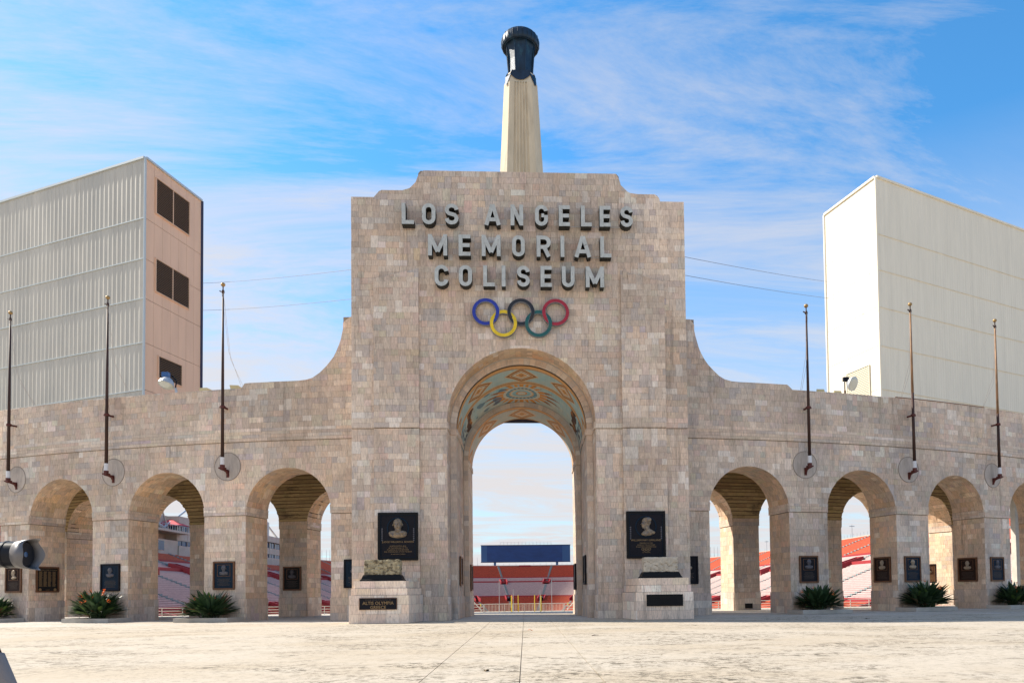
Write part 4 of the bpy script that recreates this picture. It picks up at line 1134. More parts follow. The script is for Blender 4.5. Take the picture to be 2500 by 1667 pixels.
# ================================================================== METAL BLOCKS BEHIND THE WINGS
def block(s, A, dd, dl, depth, length, ztop, seams, label, front_m, side_m, trim_front, lou, lou_m):
    A = Vector((A[0], A[1], 0)); dd = Vector((*dd, 0)).normalized(); dl = Vector((*dl, 0)).normalized()
    t = thing('metal_clad_block', label, 'building', (A.x, A.y, 0))
    zb = 9.6
    nf = Vector((dl.y, -dl.x, 0)); nf = nf if nf.y < 0 else -nf          # outward of the long front
    ns = Vector((dd.y, -dd.x, 0)); ns = ns if ns.x * (-s) > 0 else -ns   # outward of the short side facing the gate
    C = [Vector((0, 0, 0)), dl * length, dl * length + dd * depth, dd * depth]
    mb = MB(); mb.add([tuple(c + Vector((0, 0, zb))) for c in C] + [tuple(c + Vector((0, 0, ztop - .05))) for c in C], [(0, 3, 2, 1), (4, 5, 6, 7), (0, 1, 5, 4), (1, 2, 6, 5), (2, 3, 7, 6), (3, 0, 4, 7)])
    mb.build('core', 'trim_dark', t)
    lv = [zb] + seams + [ztop]
    for k in range(len(lv) - 1):
        z0, z1 = lv[k] + .03, lv[k + 1] - .03
        # long front: corrugated sheet 5 m wide each
        x = 0.0
        while x < length - .1:
            x1 = min(length, x + 5.0); mb = MB(); pts = []
            pitch = .46 if s < 0 else .30; dep = .020 if s < 0 else .012; q = x
            while q < x1 - 1e-6:
                for f_, h_ in ((0, 0), (.60, 0), (.72, 1), (.88, 1)):
                    xx = q + f_ * pitch
                    if xx < x1: pts.append((xx, h_ * dep))
                q += pitch
            pts.append((x1, 0)); vs = []; fs = []
            for xx, h_ in pts:
                for z in (z0, z1): vs.append(tuple(dl * xx + nf * (.06 + h_) + Vector((0, 0, z))))
            for i in range(len(pts) - 1): fs.append((2 * i, 2 * i + 2, 2 * i + 3, 2 * i + 1))
            mb.add(vs, fs)
            o = mb.build('cladding_sheet', front_m, t); x = x1
        mb = MB(); P = [dl * 0 + nf * .05, dl * length + nf * .05, dl * length + nf * .12, nf * .12]
        mb.add([tuple(p + Vector((0, 0, z1 + .0))) for p in P] + [tuple(p + Vector((0, 0, z1 + .07))) for p in P], [(0, 3, 2, 1), (4, 5, 6, 7), (0, 1, 5, 4), (1, 2, 6, 5), (2, 3, 7, 6), (3, 0, 4, 7)])
        mb.build('seam_flashing', trim_front, t)
        # short side: flat panels
        ncol = 7; wv = depth / ncol
        for i in range(ncol):
            a, b = i * wv + .008, (i + 1) * wv - .008
            if any(l[0] - .05 < (a + b) / 2 < l[1] + .05 and l[2] < (z0 + z1) / 2 < l[3] for l in []): continue
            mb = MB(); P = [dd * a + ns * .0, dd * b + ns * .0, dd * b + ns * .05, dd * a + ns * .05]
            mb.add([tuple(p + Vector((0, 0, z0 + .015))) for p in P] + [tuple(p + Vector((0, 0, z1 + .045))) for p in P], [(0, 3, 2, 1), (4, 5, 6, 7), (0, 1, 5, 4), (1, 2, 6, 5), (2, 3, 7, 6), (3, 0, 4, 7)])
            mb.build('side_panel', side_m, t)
    for (a, b, z0, z1) in lou:
        lo_o = MB(); fr = MB()
        def slab(mb, a, b, z0, z1, n0, n1):
            P = [dd * a + ns * n0, dd * b + ns * n0, dd * b + ns * n1, dd * a + ns * n1]
            mb.add([tuple(p + Vector((0, 0, z0))) for p in P] + [tuple(p + Vector((0, 0, z1))) for p in P], [(0, 3, 2, 1), (4, 5, 6, 7), (0, 1, 5, 4), (1, 2, 6, 5), (2, 3, 7, 6), (3, 0, 4, 7)])
        slab(fr, a - .06, a, z0, z1, .04, .15); slab(fr, b, b + .06, z0, z1, .04, .15); slab(fr, a - .06, b + .06, z1, z1 + .06, .04, .15); slab(fr, a - .06, b + .06, z0 - .06, z0, .04, .15)
        if b - a > 3: slab(fr, (a + b) / 2 - .03, (a + b) / 2 + .03, z0, z1, .06, .13)
        f_o = fr.build('louvre_frame', lou_m if s > 0 else side_m, t)
        vd = MB(); slab(vd, a, b, z0, z1, .045, .055); vd.build('louvre_void', 'void', f_o)
        z = z0 + .05
        while z < z1 - .04: slab(lo_o, a, b, z, z + (.035 if s < 0 else .09), .06, .12); z += .13
        lo_o.build('louvre_slats', lou_m, f_o, kind='stuff')
    # trims
    mb = MB()
    for p, w_ in ((C[0], .09),):
        mb.tube([tuple(p + (nf + ns) * .06 + Vector((0, 0, zb))), tuple(p + (nf + ns) * .06 + Vector((0, 0, ztop)))], w_, 8)
    mb.build('corner_trim', trim_front, t)
    mb = MB(); mb.tube([tuple(C[3] + ns * .04 + dd * .06 + Vector((0, 0, zb))), tuple(C[3] + ns * .04 + dd * .06 + Vector((0, 0, ztop)))], .13, 8); mb.build('rear_corner_trim', 'trim_dark' if s < 0 else side_m, t)
    mb = MB()
    for p, q in ((C[0], C[1]), (C[0], C[3])):
        n_v = nf if (q - p).dot(dl) > .5 * (q - p).length else ns
        P = [p - n_v * .1, q - n_v * .1, q + n_v * .16, p + n_v * .16]
        mb.add([tuple(r + Vector((0, 0, ztop - .04))) for r in P] + [tuple(r + Vector((0, 0, ztop + .12))) for r in P], [(0, 3, 2, 1), (4, 5, 6, 7), (0, 1, 5, 4), (1, 2, 6, 5), (2, 3, 7, 6), (3, 0, 4, 7)])
    mb.build('roof_edge', trim_front, t)
    mb = MB(); mb.add([tuple(c + Vector((0, 0, ztop - .03))) for c in C], [(0, 1, 2, 3)]); mb.build('roof', 'trim_grey', t)
    mb = MB()
    for f_ in (.13, .55, .95):
        p = dl * length * f_ + dd * depth * .5; mb.box(p.x - .35, p.x + .35, p.y - .35, p.y + .35, -.02, zb)
    mb.build('support_column', 'concrete', t)
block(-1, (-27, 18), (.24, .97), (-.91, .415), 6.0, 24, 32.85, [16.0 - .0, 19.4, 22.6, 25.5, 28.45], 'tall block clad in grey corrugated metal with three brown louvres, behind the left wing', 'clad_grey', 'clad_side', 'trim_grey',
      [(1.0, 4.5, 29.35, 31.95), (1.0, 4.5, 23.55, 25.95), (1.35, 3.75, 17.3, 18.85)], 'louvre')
block(1, (27, 18), (-.264, .965), (.907, .42), 5.9, 22, 32.4, [16.2, 19.5, 22.45, 25.3, 28.05], 'tall plain cream metal block with a sunlit side, behind the right wing', 'clad_cream', 'clad_cream', 'clad_cream',
      [(1.1, 3.6, 15.9, 18.3)], 'louvre_pale')

# ================================================================== PLANTERS AND PLANTS
def leaf_mesh(seed, m):
    random.seed(seed)
    mb = MB(); L_ = 1.0; n = 9; vs = []; fs = []
    for i in range(n + 1):
        t = i / n
        z = .45 * t + .55 * t; x = .0
        bend = .22 * t * t
        w = 0 if t < .36 else (.078) * sin(pi * min(1, (t - .36) / .64) ** .85) + .002
        w = max(w, .007)
        fold = w * .35
        c = Vector((bend, 0, z * (1 - .08 * t)))
        vs += [c + Vector((-fold, -w, fold * .4)), c, c + Vector((-fold, w, fold * .4))]
    for i in range(n):
        for k in (0, 1): a = 3 * i + k; fs.append((a, a + 1, a + 4, a + 3))
    mb.add(vs, fs)
    me = bpy.data.meshes.new('leaf'); me.from_pydata([tuple(v) for v in mb.v], [], mb.f); me.polygons.foreach_set('use_smooth', [True] * len(mb.f)); me.materials.append(M[m]); me.update()
    return me
M['leaf_dry'] = mat('dry_leaf', (.17, .11, .05), .8)
LM = [leaf_mesh(1, 'leaf'), leaf_mesh(2, 'leaf_mid'), leaf_mesh(3, 'leaf_light'), leaf_mesh(4, 'leaf_dry')]
mb = MB(); mb.tube([(0, 0, 0), (.03, 0, .5), (.02, 0, 1)], [.010, .008, .006], 5)
mb.cur = 1
for a in (-.5, 0, .5, 1.0):
    d = Vector((.04 * cos(a * 2) + .02, .04 * sin(a * 2), .085)); mb.add([(0, 0, 1), tuple(Vector((0, 0, 1)) + d + Vector((.015, .012, 0))), tuple(Vector((0, 0, 1)) + d * 1.15), tuple(Vector((0, 0, 1)) + d + Vector((-.012, -.015, 0)))], [(0, 1, 2, 3)])
mb.tube([(0, 0, .98), (.12, 0, 1.03)], [.022, .006], 5)
fm = bpy.data.meshes.new('flower'); fm.from_pydata(mb.v, [], mb.f); fm.materials.append(M['stalk']); fm.materials.append(M['flower']); fm.polygons.foreach_set('material_index', mb.mi); fm.update()
def plant(th, lab, nfl, seed, pale=.08, sz=1.0, wide=1.0):
    random.seed(seed)
    c = wp(th, R0 + .78, .20)
    k = thing('planter_kerb', 'low concrete kerb planter under the ' + lab.split(' in ')[0][:60], 'planter', wp(th, R0 + .07, 0), th, 'kerb planters at the arcade piers')
    mb = MB(); W2, D2, H2 = 1.42, 1.42, .21
    mb.box(-W2, W2, -D2, -D2 + .16, 0, H2); mb.box(-W2, -W2 + .16, -D2 + .16, -.0, 0, H2); mb.box(W2 - .16, W2, -D2 + .16, -.0, 0, H2)
    mb.build('kerb', 'concrete', k, bevel=.012)
    mb = MB(); mb.box(-W2 + .15, W2 - .15, -D2 + .15, -.0, 0, .16); mb.build('soil', 'soil', k)
    p = thing('bird_of_paradise_plant', lab, 'plant', (c[0], c[1], .155), th, 'flowering plants at the foot of the piers')
    mb = MB()
    for i in range(9):
        a = random.uniform(0, 2 * pi); r = random.uniform(0, .35); mb.tube([(r * cos(a), r * sin(a), 0), (1.3 * r * cos(a), 1.3 * r * sin(a), .35)], [.05, .03], 6)
    mb.build('stem_clump', 'stalk', p)
    for i in range(260):
        a = random.uniform(0, 2 * pi); tl = random.random() ** .85 * 1.22
        rb = random.uniform(0, .5)
        lg = random.uniform(1.1, 1.5) * sz * (1 - .18 * (tl / 1.15))
        o = bpy.data.objects.new('leaf', LM[2] if random.random() < pale else (LM[3] if random.random() < .035 or tl > 1.12 and random.random() < .3 else LM[random.randrange(2)])); link(o, p)
        o.location = (rb * cos(a) * wide, rb * sin(a) * .55, random.uniform(0, .12))
        o.rotation_euler = (random.uniform(-.25, .25), tl, a + random.uniform(-.4, .4)); 
        o.scale = (1.0 * lg, random.uniform(.8, 1.15) * lg, lg)
        if cos(a) * sin(tl) * lg * 1.0 > 0 and o.location.y + sin(a) * sin(tl) * lg > .7:
            o.rotation_euler[1] *= .35
    for i in range(nfl):
        a = random.uniform(pi * .85, pi * 2.15); tl = random.uniform(.1, .8); o = bpy.data.objects.new('flower', fm); link(o, p)
        lg = random.uniform(.95, 1.3) * sz; o.location = (random.uniform(-.4, .4), -.1, 0); o.rotation_euler = (0, tl, a); o.scale = (lg,) * 3
plant(-.3975, 'bright green plant cut by the left picture edge, with orange flowers', 6, 11, .5, .95)
plant(-.2990, 'big dark plant with many orange flowers below the blue-green plaque', 16, 12, .12, 1.10)
plant(-.2110, 'dark spreading plant with two orange flowers at the pier left of the gate', 3, 13, .03, 1.02, 1.1)
plant(.2070, 'dark spiky plant at the first free pier right of the gate', 6, 14, .02, .98)
plant(.2990, 'large plant leaning right at the second free pier right of the gate', 3, 15, .05, 1.12, 1.15)
plant(.3930, 'dark plant at the right picture edge with small orange flowers', 7, 16, .03, .98)
random.seed(99)

# ================================================================== GROUND
def sheet(name, pts, m, label=None, kind='structure', z=0.0, parent=None, thick=0.0):
    mb = MB(); n = len(pts)
    if thick: 
        vs = [(x, y, z) for x, y in pts] + [(x, y, z - thick) for x, y in pts]
        mb.add(vs, [tuple(range(n))] + [(i, n + i, n + (i + 1) % n, (i + 1) % n) for i in range(n)])
    else: mb.add([(x, y, z) for x, y in pts], [tuple(range(n))])
    o = mb.build(name, m, parent)
    if parent is None: o['kind'] = kind
    if label: o['label'] = label
    return o
EX = 2.5
def rim(t, d=0.0, cy=165.0):
    """point of the bowl at angle t, d metres inside the rim"""
    c, s_ = cos(t), sin(t)
    ax_, by = 88 - d, 176 - d
    if s_ < 0:                               # straight flanks on the near half
        return (ax_ * (1 if c > 0 else -1), cy - 130 * math.asin(min(1, -s_)) / (pi / 2))
    return ((abs(c) ** (2 / EX)) * ax_ * (1 if c > 0 else -1), cy + (abs(s_) ** (2 / EX)) * by * (1 if s_ > 0 else -1))
mb = MB(); n = 180; inner = []; outer = []
for i in range(n):
    t = 2 * pi * i / n; x, y = rim(t, -2.0); y = 12.0 if y < 60 else y; inner.append((x, y, -.03)); a = math.atan2(y - 165, x); outer.append((4000 * cos(a), 165 + 4000 * sin(a), -.03))
mb.add(inner + outer, [(i, (i + 1) % n, n + (i + 1) % n, n + i) for i in range(n)])
gr = mb.build('ground', 'plaza'); gr['kind'] = 'structure'
# paving of the plaza: cast slabs with open joints
plz = thing('plaza', 'worn pale concrete plaza in front of the gate', 'plaza', (0, -20, 0)); plz['kind'] = 'structure'; del plz['category']
J = .007
xs = [-40, -8.0, -1.42, 0.0, 1.18, 40]; 
ys = [-60, -2.6]
for i in range(len(xs) - 1):
    a, b = xs[i] + (J if i else 0), xs[i + 1] - (J if i < len(xs) - 2 else 0)
    sh = lambda y, x: x
    o = sheet('paving_slab', [(a, ys[0] + 20), (b, ys[0] + 20), (b, ys[1] + 20 - J), (a, ys[1] + 20 - J)], 'plaza', z=0, thick=.03, parent=plz)
fl = [( -1.42, 'a'), ]
xs2 = [-40, 0.0, 40]
for i in range(2):
    a, b = xs2[i] + (J if i else 0), xs2[i + 1] - (J if i == 0 else 0)
    sheet('paving_slab', [(a, 17.4 + J), (b, 17.4 + J), (b, 31.5), (a, 31.5)], 'plaza_floor', z=0, thick=.4, parent=plz)
# lower terrace and the bowl floor
te = sheet('terrace', [(-86, 12.02), (86, 12.02), (86, 46), (-86, 46)], 'plaza', z=-.82, thick=.5)
fd = sheet('field', [rim(2 * pi * i / 120, 40) for i in range(120)], 'field', z=-12.4)
mb = MB(); mb.box(-60, 60, 46, 47, -12.4, -1.33); q = mb.build('terrace_wall', 'concrete'); q['kind'] = 'structure'

# ================================================================== STADIUM BOWL
bowl = thing('grandstand', 'stadium bowl with bands of red and white seats seen through the arches', 'grandstand', (0, 165, 0))
RP, RH = .80, .32; NR = 82
def zat(d): return 14.5 - .4 * d
ymin = 47.0
base = [2 * pi * i / 260 for i in range(260)]
# access tunnels: (angle, distance from the rim)
far_t = []
for px in (-9.8, 9.9): far_t.append(px)
def t_for_x(x):                              # angle on the far end of the bowl whose rim point has this x
    lo_, hi_ = .02, pi - .02
    for _ in range(50):
        m_ = (lo_ + hi_) / 2
        if rim(m_, 20)[0] > x: lo_ = m_
        else: hi_ = m_
    return m_
aisle_t = [t_for_x(x) for x in (-52, -31, -10.5, 10.5, 31, 52)]
side_ts = []
for q in range(14):
    y = 62 + q * 17.0
    for sg in (-1, 1):
        # solve for y
        lo_, hi_ = (-pi / 2 + .01, pi / 2 - .01)
        for _ in range(50):
            m_ = (lo_ + hi_) / 2
            if rim(m_, 20)[1] < y: lo_ = m_
            else: hi_ = m_
        side_ts.append(m_ if sg > 0 else pi - m_)
all_t = aisle_t + [t for t in side_ts if 60 < rim(t, 20)[1] < 292]
voms = []
for i, t in enumerate(all_t):
    voms.append((t, 19.2)); 
    voms.append((t, 38.4))
def hw_t(t, m_, d):                          # half width in angle for m_ metres
    a, b = rim(t - .002, d), rim(t + .002, d); l = math.hypot(a[0] - b[0], a[1] - b[1]) / .004
    return m_ / max(l, 1)
vt = [(t, d, hw_t(t, 1.35, d)) for t, d in voms]
ts = sorted(set([round(t, 5) for t in base] + [round(t % (2 * pi) - h, 5) for t, d, h in vt] + [round(t % (2 * pi) + h, 5) for t, d, h in vt]))
bands = {k: MB() for k in ('upper_red', 'white', 'lower_red')}
VL = 4.8
for r in range(NR):
    d0, d1 = r * RP, (r + 1) * RP
    z1 = zat(d1) ; z0 = zat(d0)
    key = 'upper_red' if d0 < 16 else 'white' if d0 < 38.4 else 'lower_red'
    B = bands[key]
    for i in range(len(ts)):
        a, b = ts[i], ts[(i + 1) % len(ts)]
        m_ = (a + b) / 2 if b > a else 0
        if b < a: m_ = 0.0
        p = rim(m_, d0)
        if p[1] < ymin: continue
        if any(abs(((m_ - t + pi) % (2 * pi)) - pi) < h and dv - .01 <= d0 < dv + VL for t, dv, h in vt): continue
        # tread, riser and bench
        A0, B0 = rim(a, d0), rim(b, d0); A1, B1 = rim(a, d1), rim(b, d1)
        Am, Bm = rim(a, d0 + .34), rim(b, d0 + .34); An, Bn = rim(a, d0 + .58), rim(b, d0 + .58)
        zt = z1
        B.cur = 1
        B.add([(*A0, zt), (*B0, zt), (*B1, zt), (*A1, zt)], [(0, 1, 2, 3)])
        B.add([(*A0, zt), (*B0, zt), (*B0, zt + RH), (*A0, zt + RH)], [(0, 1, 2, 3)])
        B.cur = 0
        g_ = .04
        B.add([(*Am, zt + .30), (*Bm, zt + .30), (*Bn, zt + .30), (*An, zt + .30)], [(0, 1, 2, 3)])
        B.add([(*An, zt + .30), (*Bn, zt + .30), (*Bn, zt + .14), (*An, zt + .14)], [(0, 1, 2, 3)])
        B.add([(*Am, zt + .28), (*Bm, zt + .28), (*Bm, zt + .42), (*Am, zt + .42)], [(0, 1, 2, 3)])
def shift_build(mb, name, mats, **kw):
    mb.v = [(x, y - 165, z) for x, y, z in mb.v]; return mb.build(name, None, bowl, mats=mats, **kw)
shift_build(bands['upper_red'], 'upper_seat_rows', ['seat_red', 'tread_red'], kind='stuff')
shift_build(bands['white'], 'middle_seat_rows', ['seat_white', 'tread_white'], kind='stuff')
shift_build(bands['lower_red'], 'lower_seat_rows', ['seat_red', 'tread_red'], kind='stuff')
# walkway walls, outer wall
def ring_wall(d, z0, z1, th, m, name):
    mb = MB(); mb.cur = 0
    for i in range(len(base)):
        a, b = base[i], base[(i + 1) % len(base)]
        if rim((a + b) / 2 if b > a else 0, d)[1] < ymin: continue
        P = [rim(a, d), rim(b, d), rim(b, d + th), rim(a, d + th)]
        mb.add([(*p, z0) for p in P] + [(*p, z1) for p in P], [(0, 3, 2, 1), (4, 5, 6, 7), (0, 1, 5, 4), (1, 2, 6, 5), (2, 3, 7, 6), (3, 0, 4, 7)])
    return shift_build(mb, name, [m])
ring_wall(-1.2, -.1, 14.9, 1.15, 'press', 'outer_wall')
ring_wall(21.6, zat(21.6) - .3, zat(21.6) + .75, .12, 'vom_red', 'walkway_wall')
ring_wall(15.9, zat(15.9) - .3, zat(15.9) + .5, .12, 'vom_red', 'walkway_wall')
ring_wall(38.2, zat(38.2) - 1.0, zat(38.2) + .55, .15, 'vom_red', 'walkway_wall')
mb = MB()
for i in range(0, len(base)):
    p = rim(base[i], -.6)
    if p[1] > ymin: mb.tube([(*p, 14.9), (*p, 15.9)], .05, 4)
shift_build(mb, 'rim_fence_posts', ['steel'], kind='stuff')
for t, dv, h in vt:
    if rim(t, dv)[1] < ymin + 6: continue
    dV = dv + VL
    zf = zat(dV)                             # floor level of the tunnel
    mb = MB()
    def P(tt, d, z): x, y = rim(tt, d); return (x, y - 165, z)
    a, b = t - h, t + h
    mb.cur = 0
    mb.add([P(a, dv, zf), P(b, dv, zf), P(b, dV, zf), P(a, dV, zf)], [(0, 1, 2, 3)])
    mb.add([P(a, dv, zf), P(b, dv, zf), P(b, dv, zat(dv) - .1), P(a, dv, zat(dv) - .1)], [(0, 1, 2, 3)])
    fo = mb.build('tunnel_mouth', 'void', bowl)
    mb = MB()
    for e, sg in ((a, -1), (b, 1)):
        e2 = e + sg * h * .28
        mb.hexa([P(e, dv, zf), P(e2, dv, zf), P(e2, dV, zf), P(e, dV, zf), P(e, dv, zat(dv) + .9), P(e2, dv, zat(dv) + .9), P(e2, dV, zf + 1.3), P(e, dV, zf + 1.3)])
    mb.hexa([P(a, dv - .3, zat(dv) - .3), P(b, dv - .3, zat(dv) - .3), P(b, dv, zat(dv) - .3), P(a, dv, zat(dv) - .3), P(a, dv - .3, zat(dv) + .9), P(b, dv - .3, zat(dv) + .9), P(b, dv, zat(dv) + .9), P(a, dv, zat(dv) + .9)])
    mb.build('tunnel_wall', 'vom_red', fo)
for t in sorted(set(round(v[0], 5) for v in vt)):
    for (da, db) in ((.4, 19.0), (24.4, 38.0), (43.6, 65)):
        w_ = hw_t(t, .45, (da + db) / 2); mb = MB(); d = da; i = 0
        while d < db:
            z = zat(d) + .12; x0 = [rim(t - w_, d), rim(t + w_, d), rim(t + w_, d + .8), rim(t - w_, d + .8)]
            if x0[0][1] > ymin: mb.add([(p[0], p[1] - 165, z - .75) for p in x0] + [(p[0], p[1] - 165, z) for p in x0], [(4, 5, 6, 7), (0, 1, 5, 4), (1, 2, 6, 5), (2, 3, 7, 6), (3, 0, 4, 7)])
            d += .8
        if mb.f: mb.build('aisle', 'aisle', bowl)
mb = MB(); mb.box(-2.9, 2.9, 339.4 - 165, 340.6 - 165, 13.4, 14.9); mb.build('rim_box', 'vom_red', bowl, label='small red box at the middle of the far rim')

# scoreboard
sb = thing('scoreboard', 'wide dark blue scoreboard on two posts above the far rim', 'scoreboard', (0, 344, 0))
mb = MB(); mb.box(-19.3, 19.2, -.3, .8, 16.75, 25.2); mb.build('screen', 'screen', sb)
for a, b in ((-22.3, -19.3), (19.2, 23.3)):
    mb = MB(); mb.box(a, b, -.25, .8, 16.75, 25.2); mb.build('end_panel', 'screen_side', sb)
mb = MB(); mb.box(-22.5, 23.5, -.4, 1.0, 25.2, 25.45); mb.box(-22.5, 23.5, -.4, 1.0, 16.5, 16.75); mb.build('frame', 'trim_dark', sb)
for x in (-15.3, 16.5):
    mb = MB(); mb.box(x - .6, x + .6, .0, 1.0, 0, 16.5); mb.build('post', 'screen_side', sb)
mb = MB()
for i in range(15): mb.tube([(-12.6 + i * 1.87, 0, 25.4), (-12.6 + i * 1.87, 0, 26.9)], .07, 4)
mb.tube([(-12.6, 0, 26.9), (13.6, 0, 26.9)], .04, 4); mb.tube([(-12.6, 0, 26.2), (13.6, 0, 26.2)], .03, 4); mb.build('top_railing', 'steel', sb)
MAST = 'thin mast on the stadium rim, '
for x, y, z, l, lab in ((77.6, 270, 19.1, 0, 'leftmost seen through the right arch nearest the gate'), (79.1, 270, 19.1, 0, 'second from left in the right arch nearest the gate'), (80.6, 270, 19.1, 0, 'third from left in the right arch nearest the gate'), (82.4, 270, 19.4, 0, 'fourth from left in the right arch nearest the gate'),
                   (90.9, 238, 19.5, 1, 'with a crossarm, right of the first rear pier'), (92.4, 238, 19.8, 0, 'just right of the crossarm mast'), (88.6, 160, 18.4, 1, 'taller one alone in the middle right arch'),
                   (-82.4, 270, 19.3, 0, 'leftmost of three left of the gate'), (-80.6, 270, 19.3, 0, 'middle of three left of the gate'), (-79.2, 270, 19.3, 0, 'rightmost of three left of the gate'), (-24.1, 342, 19.0, 0, 'left of the scoreboard')):
    m_ = thing('mast', MAST + lab, 'mast', (x, y, 14.0), 0, 'thin masts along the stadium rim')
    mb = MB(); mb.tube([(0, 0, -1), (0, 0, z - 14)], [.11, .07], 6); mb.build('shaft', 'steel', m_)
    if l: mb = MB(); mb.box(-.7, .7, -.06, .06, z - 14.5, z - 14.3); mb.build('crossarm', 'steel', m_)

# press box on the left rim
pb = thing('press_box', 'pale press box and stair tower with blue windows above the left stand', 'building', (-79, 132, 0))
mb = MB(); mb.box(-9, 1.8, 2, 110, 9.8, 12.6); mb.box(-9, 1.2, 2.2, 110, 13.8, 15.6); mb.box(-9, 1.8, 2, 110, 17.4, 19.2); mb.box(-9, -1.5, -2, 110, 8, 19.4); mb.build('wall', 'press', pb)
for z0, z1 in ((12.6, 13.8), (15.6, 17.4)):
    y = 2.6
    while y < 109: mb = MB(); mb.box(-1.2, 1.0, y, y + 2.2, z0 + .05, z1 - .05); o = mb.build('window', 'window', pb); y += 2.6 if y < 90 else 5
mb = MB()
for y in range(0, 108, 5): mb.box(1.02, 1.25, 2.45 + y, 2.6 + y, 12.6, 17.4)
mb.build('mullion', 'press', pb)
mb = MB(); mb.box(-12, 1.5, -16, 2, 10.2, 13.6); mb.box(-9, 1.6, -30, -16, 9.9, 11.6); mb.build('lower_block', 'press', pb)
mb = MB(); mb.box(-9, 3.4, -18, 4, 15.1, 15.6); mb.build('deck', 'press', pb, bevel=.05)
mb = MB(); mb.box(-2, .5, -14, -8, 13.6, 15.1); mb.build('upper_block', 'press', pb)
mb = MB(); mb.box(1.52, 1.6, -7.5, -4.5, 11.2, 13.2); mb.build('window', 'window', pb)
mb = MB(); mb.box(1.52, 1.6, -14.5, -9, 10.9, 12.4); mb.build('window', 'window', pb)
mb = MB()
for i in range(20): mb.tube([(3.3, -17.5 + i * 1.1, 15.6), (3.3, -17.5 + i * 1.1, 16.7)], .05, 4)
mb.tube([(3.3, -17.6, 16.7), (3.3, 3.6, 16.7)], .06, 4); mb.build('deck_railing', 'steel', pb)
mb = MB(); mb.box(-9, -1.4, -14, -5.5, 15.6, 26.5); mb.box(-9, -2.2, -8, -2.5, 15.6, 24.2); mb.build('tower', 'press', pb)
mb = MB()
for i in range(3):
    for j in range(3): mb.box(-1.39, -1.3, -12.6 + i * .9, -12.0 + i * .9, 20.4 + j * 1.0, 21.1 + j * 1.0)
mb.build('tower_window', 'window', pb)
mb = MB(); mb.box(-1.2, .2, -8.3, -6.7, 15.6, 22); mb.tube([(-.5, -7.5, 18.3), (.5, -15.5, 14.8)], .35, 6); mb.tube([(-.5, -7.5, 18.3), (.5, .5, 15.5)], .35, 6); mb.tube([(.2, -2.5, 16), (.4, 8, 21.0)], .25, 6); mb.tube([(0, -3.5, 21.8), (.2, .5, 16)], .22, 6); mb.build('brace', 'steel', pb)
mb = MB(); mb.box(-1.2, 1.0, -7.6, -1.6, 21.8, 22.1); mb.tube([(1, -7.4, 23.0), (1, -1.6, 23.0)], .06, 4); [mb.tube([(1, y, 22.1), (1, y, 23)], .05, 4) for y in (-7.4, -5.5, -3.5, -1.6)]; mb.build('catwalk', 'press', pb)
mb = MB(); mb.add([(-3, -.5, 17.0), (3, -.5, 17.0), (3, 5, 17.0), (-3, 5, 17.0), (0, 2.2, 18.6)], [(0, 1, 4), (1, 2, 4), (2, 3, 4), (3, 0, 4), (0, 3, 2, 1)]); mb.build('canopy', 'canopy_red', pb, label='red canvas canopy')
mb = MB(); mb.box(-7, 1.0, 78, 79, 19.2, 19.9); mb.tube([(0, 62, 19), (0, 62, 27)], .1, 5); mb.tube([(0, 62, 23.5), (0, 74, 19.2)], .3, 6); mb.box(-1, .6, 60, 64, 19.2, 23.6); mb.build('roof_frame', 'steel', pb)

# railing at the edge of the lower terrace, in three stretches
def railing(x0, x1, lab, bars, loc):
    r = thing('railing', lab, 'railing', (loc, 40, -.82), 0, 'white railings at the terrace edge')
    x0, x1 = x0 - loc, x1 - loc
    zs_ = [.90] if bars else [.90, .62, .34]
    for z in zs_:
        mb = MB(); mb.tube([(x0, 0, z), (x1, 0, z)], .035, 6); mb.build('rail', 'rail', r)
    x = x0
    while x <= x1 + .01: mb = MB(); mb.tube([(x, 0, 0), (x, 0, .9)], .04, 6); mb.build('post', 'rail', r); x += (x1 - x0) / max(1, round((x1 - x0) / 2.0))
    if bars:
        mb = MB(); x = x0 + .12
        while x < x1: mb.tube([(x, 0, .05), (x, 0, .9)], .015, 4); x += .145
        mb.tube([(x0, 0, .06), (x1, 0, .06)], .02, 4); mb.build('bars', 'rail', r, kind='stuff')
railing(-60, -4.2, 'three-bar white railing left of the barred gate section', False, -20)
railing(-4.1, 4.0, 'white railing of close upright bars behind the great arch', True, 0)
railing(4.1, 60, 'three-bar white railing right of the barred gate section', False, 20)
for x, z, r_, lab in ((-1.316, .88, .060, 'outer left yellow post behind the great arch'), (-.647, .95, .035, 'inner left thin yellow post behind the great arch'), (1.026, .93, .035, 'inner right thin yellow post behind the great arch'), (1.654, .85, .060, 'outer right yellow post behind the great arch')):
    t = thing('yellow_post', lab, 'post', (x, 39.7, -.82), 0, 'yellow posts at the terrace edge'); mb = MB(); mb.tube([(0, 0, 0), (0, 0, z + .82)], r_, 8); mb.build('shaft', 'yellow_post', t)
    mb = MB(); mb.lathe([(r_ * 1.1, 0), (r_ * .7, .03), (0, .04)], (0, 0, z + .82), 8, cap=False); mb.build('cap', 'yellow_post', t)
for x, z, lab in ((-2.553, 2.5, 'tall thin grey pole left of the yellow posts'), (-1.143, 1.58, 'short thin grey pole between the left yellow posts'), (1.577, 1.5, 'short thin grey pole beside the right yellow post'), (2.764, 2.46, 'tall thin grey pole right of the yellow posts')):
    t = thing('thin_pole', lab, 'pole', (x, 39.4, -.82), 0, 'thin grey poles at the terrace edge'); mb = MB(); mb.tube([(0, 0, 0), (0, 0, z + .82)], .028, 6); mb.build('shaft', 'steel', t); mb = MB(); mb.box(-.09, .09, -.09, .09, 0, .03); mb.build('foot_plate', 'steel', t)
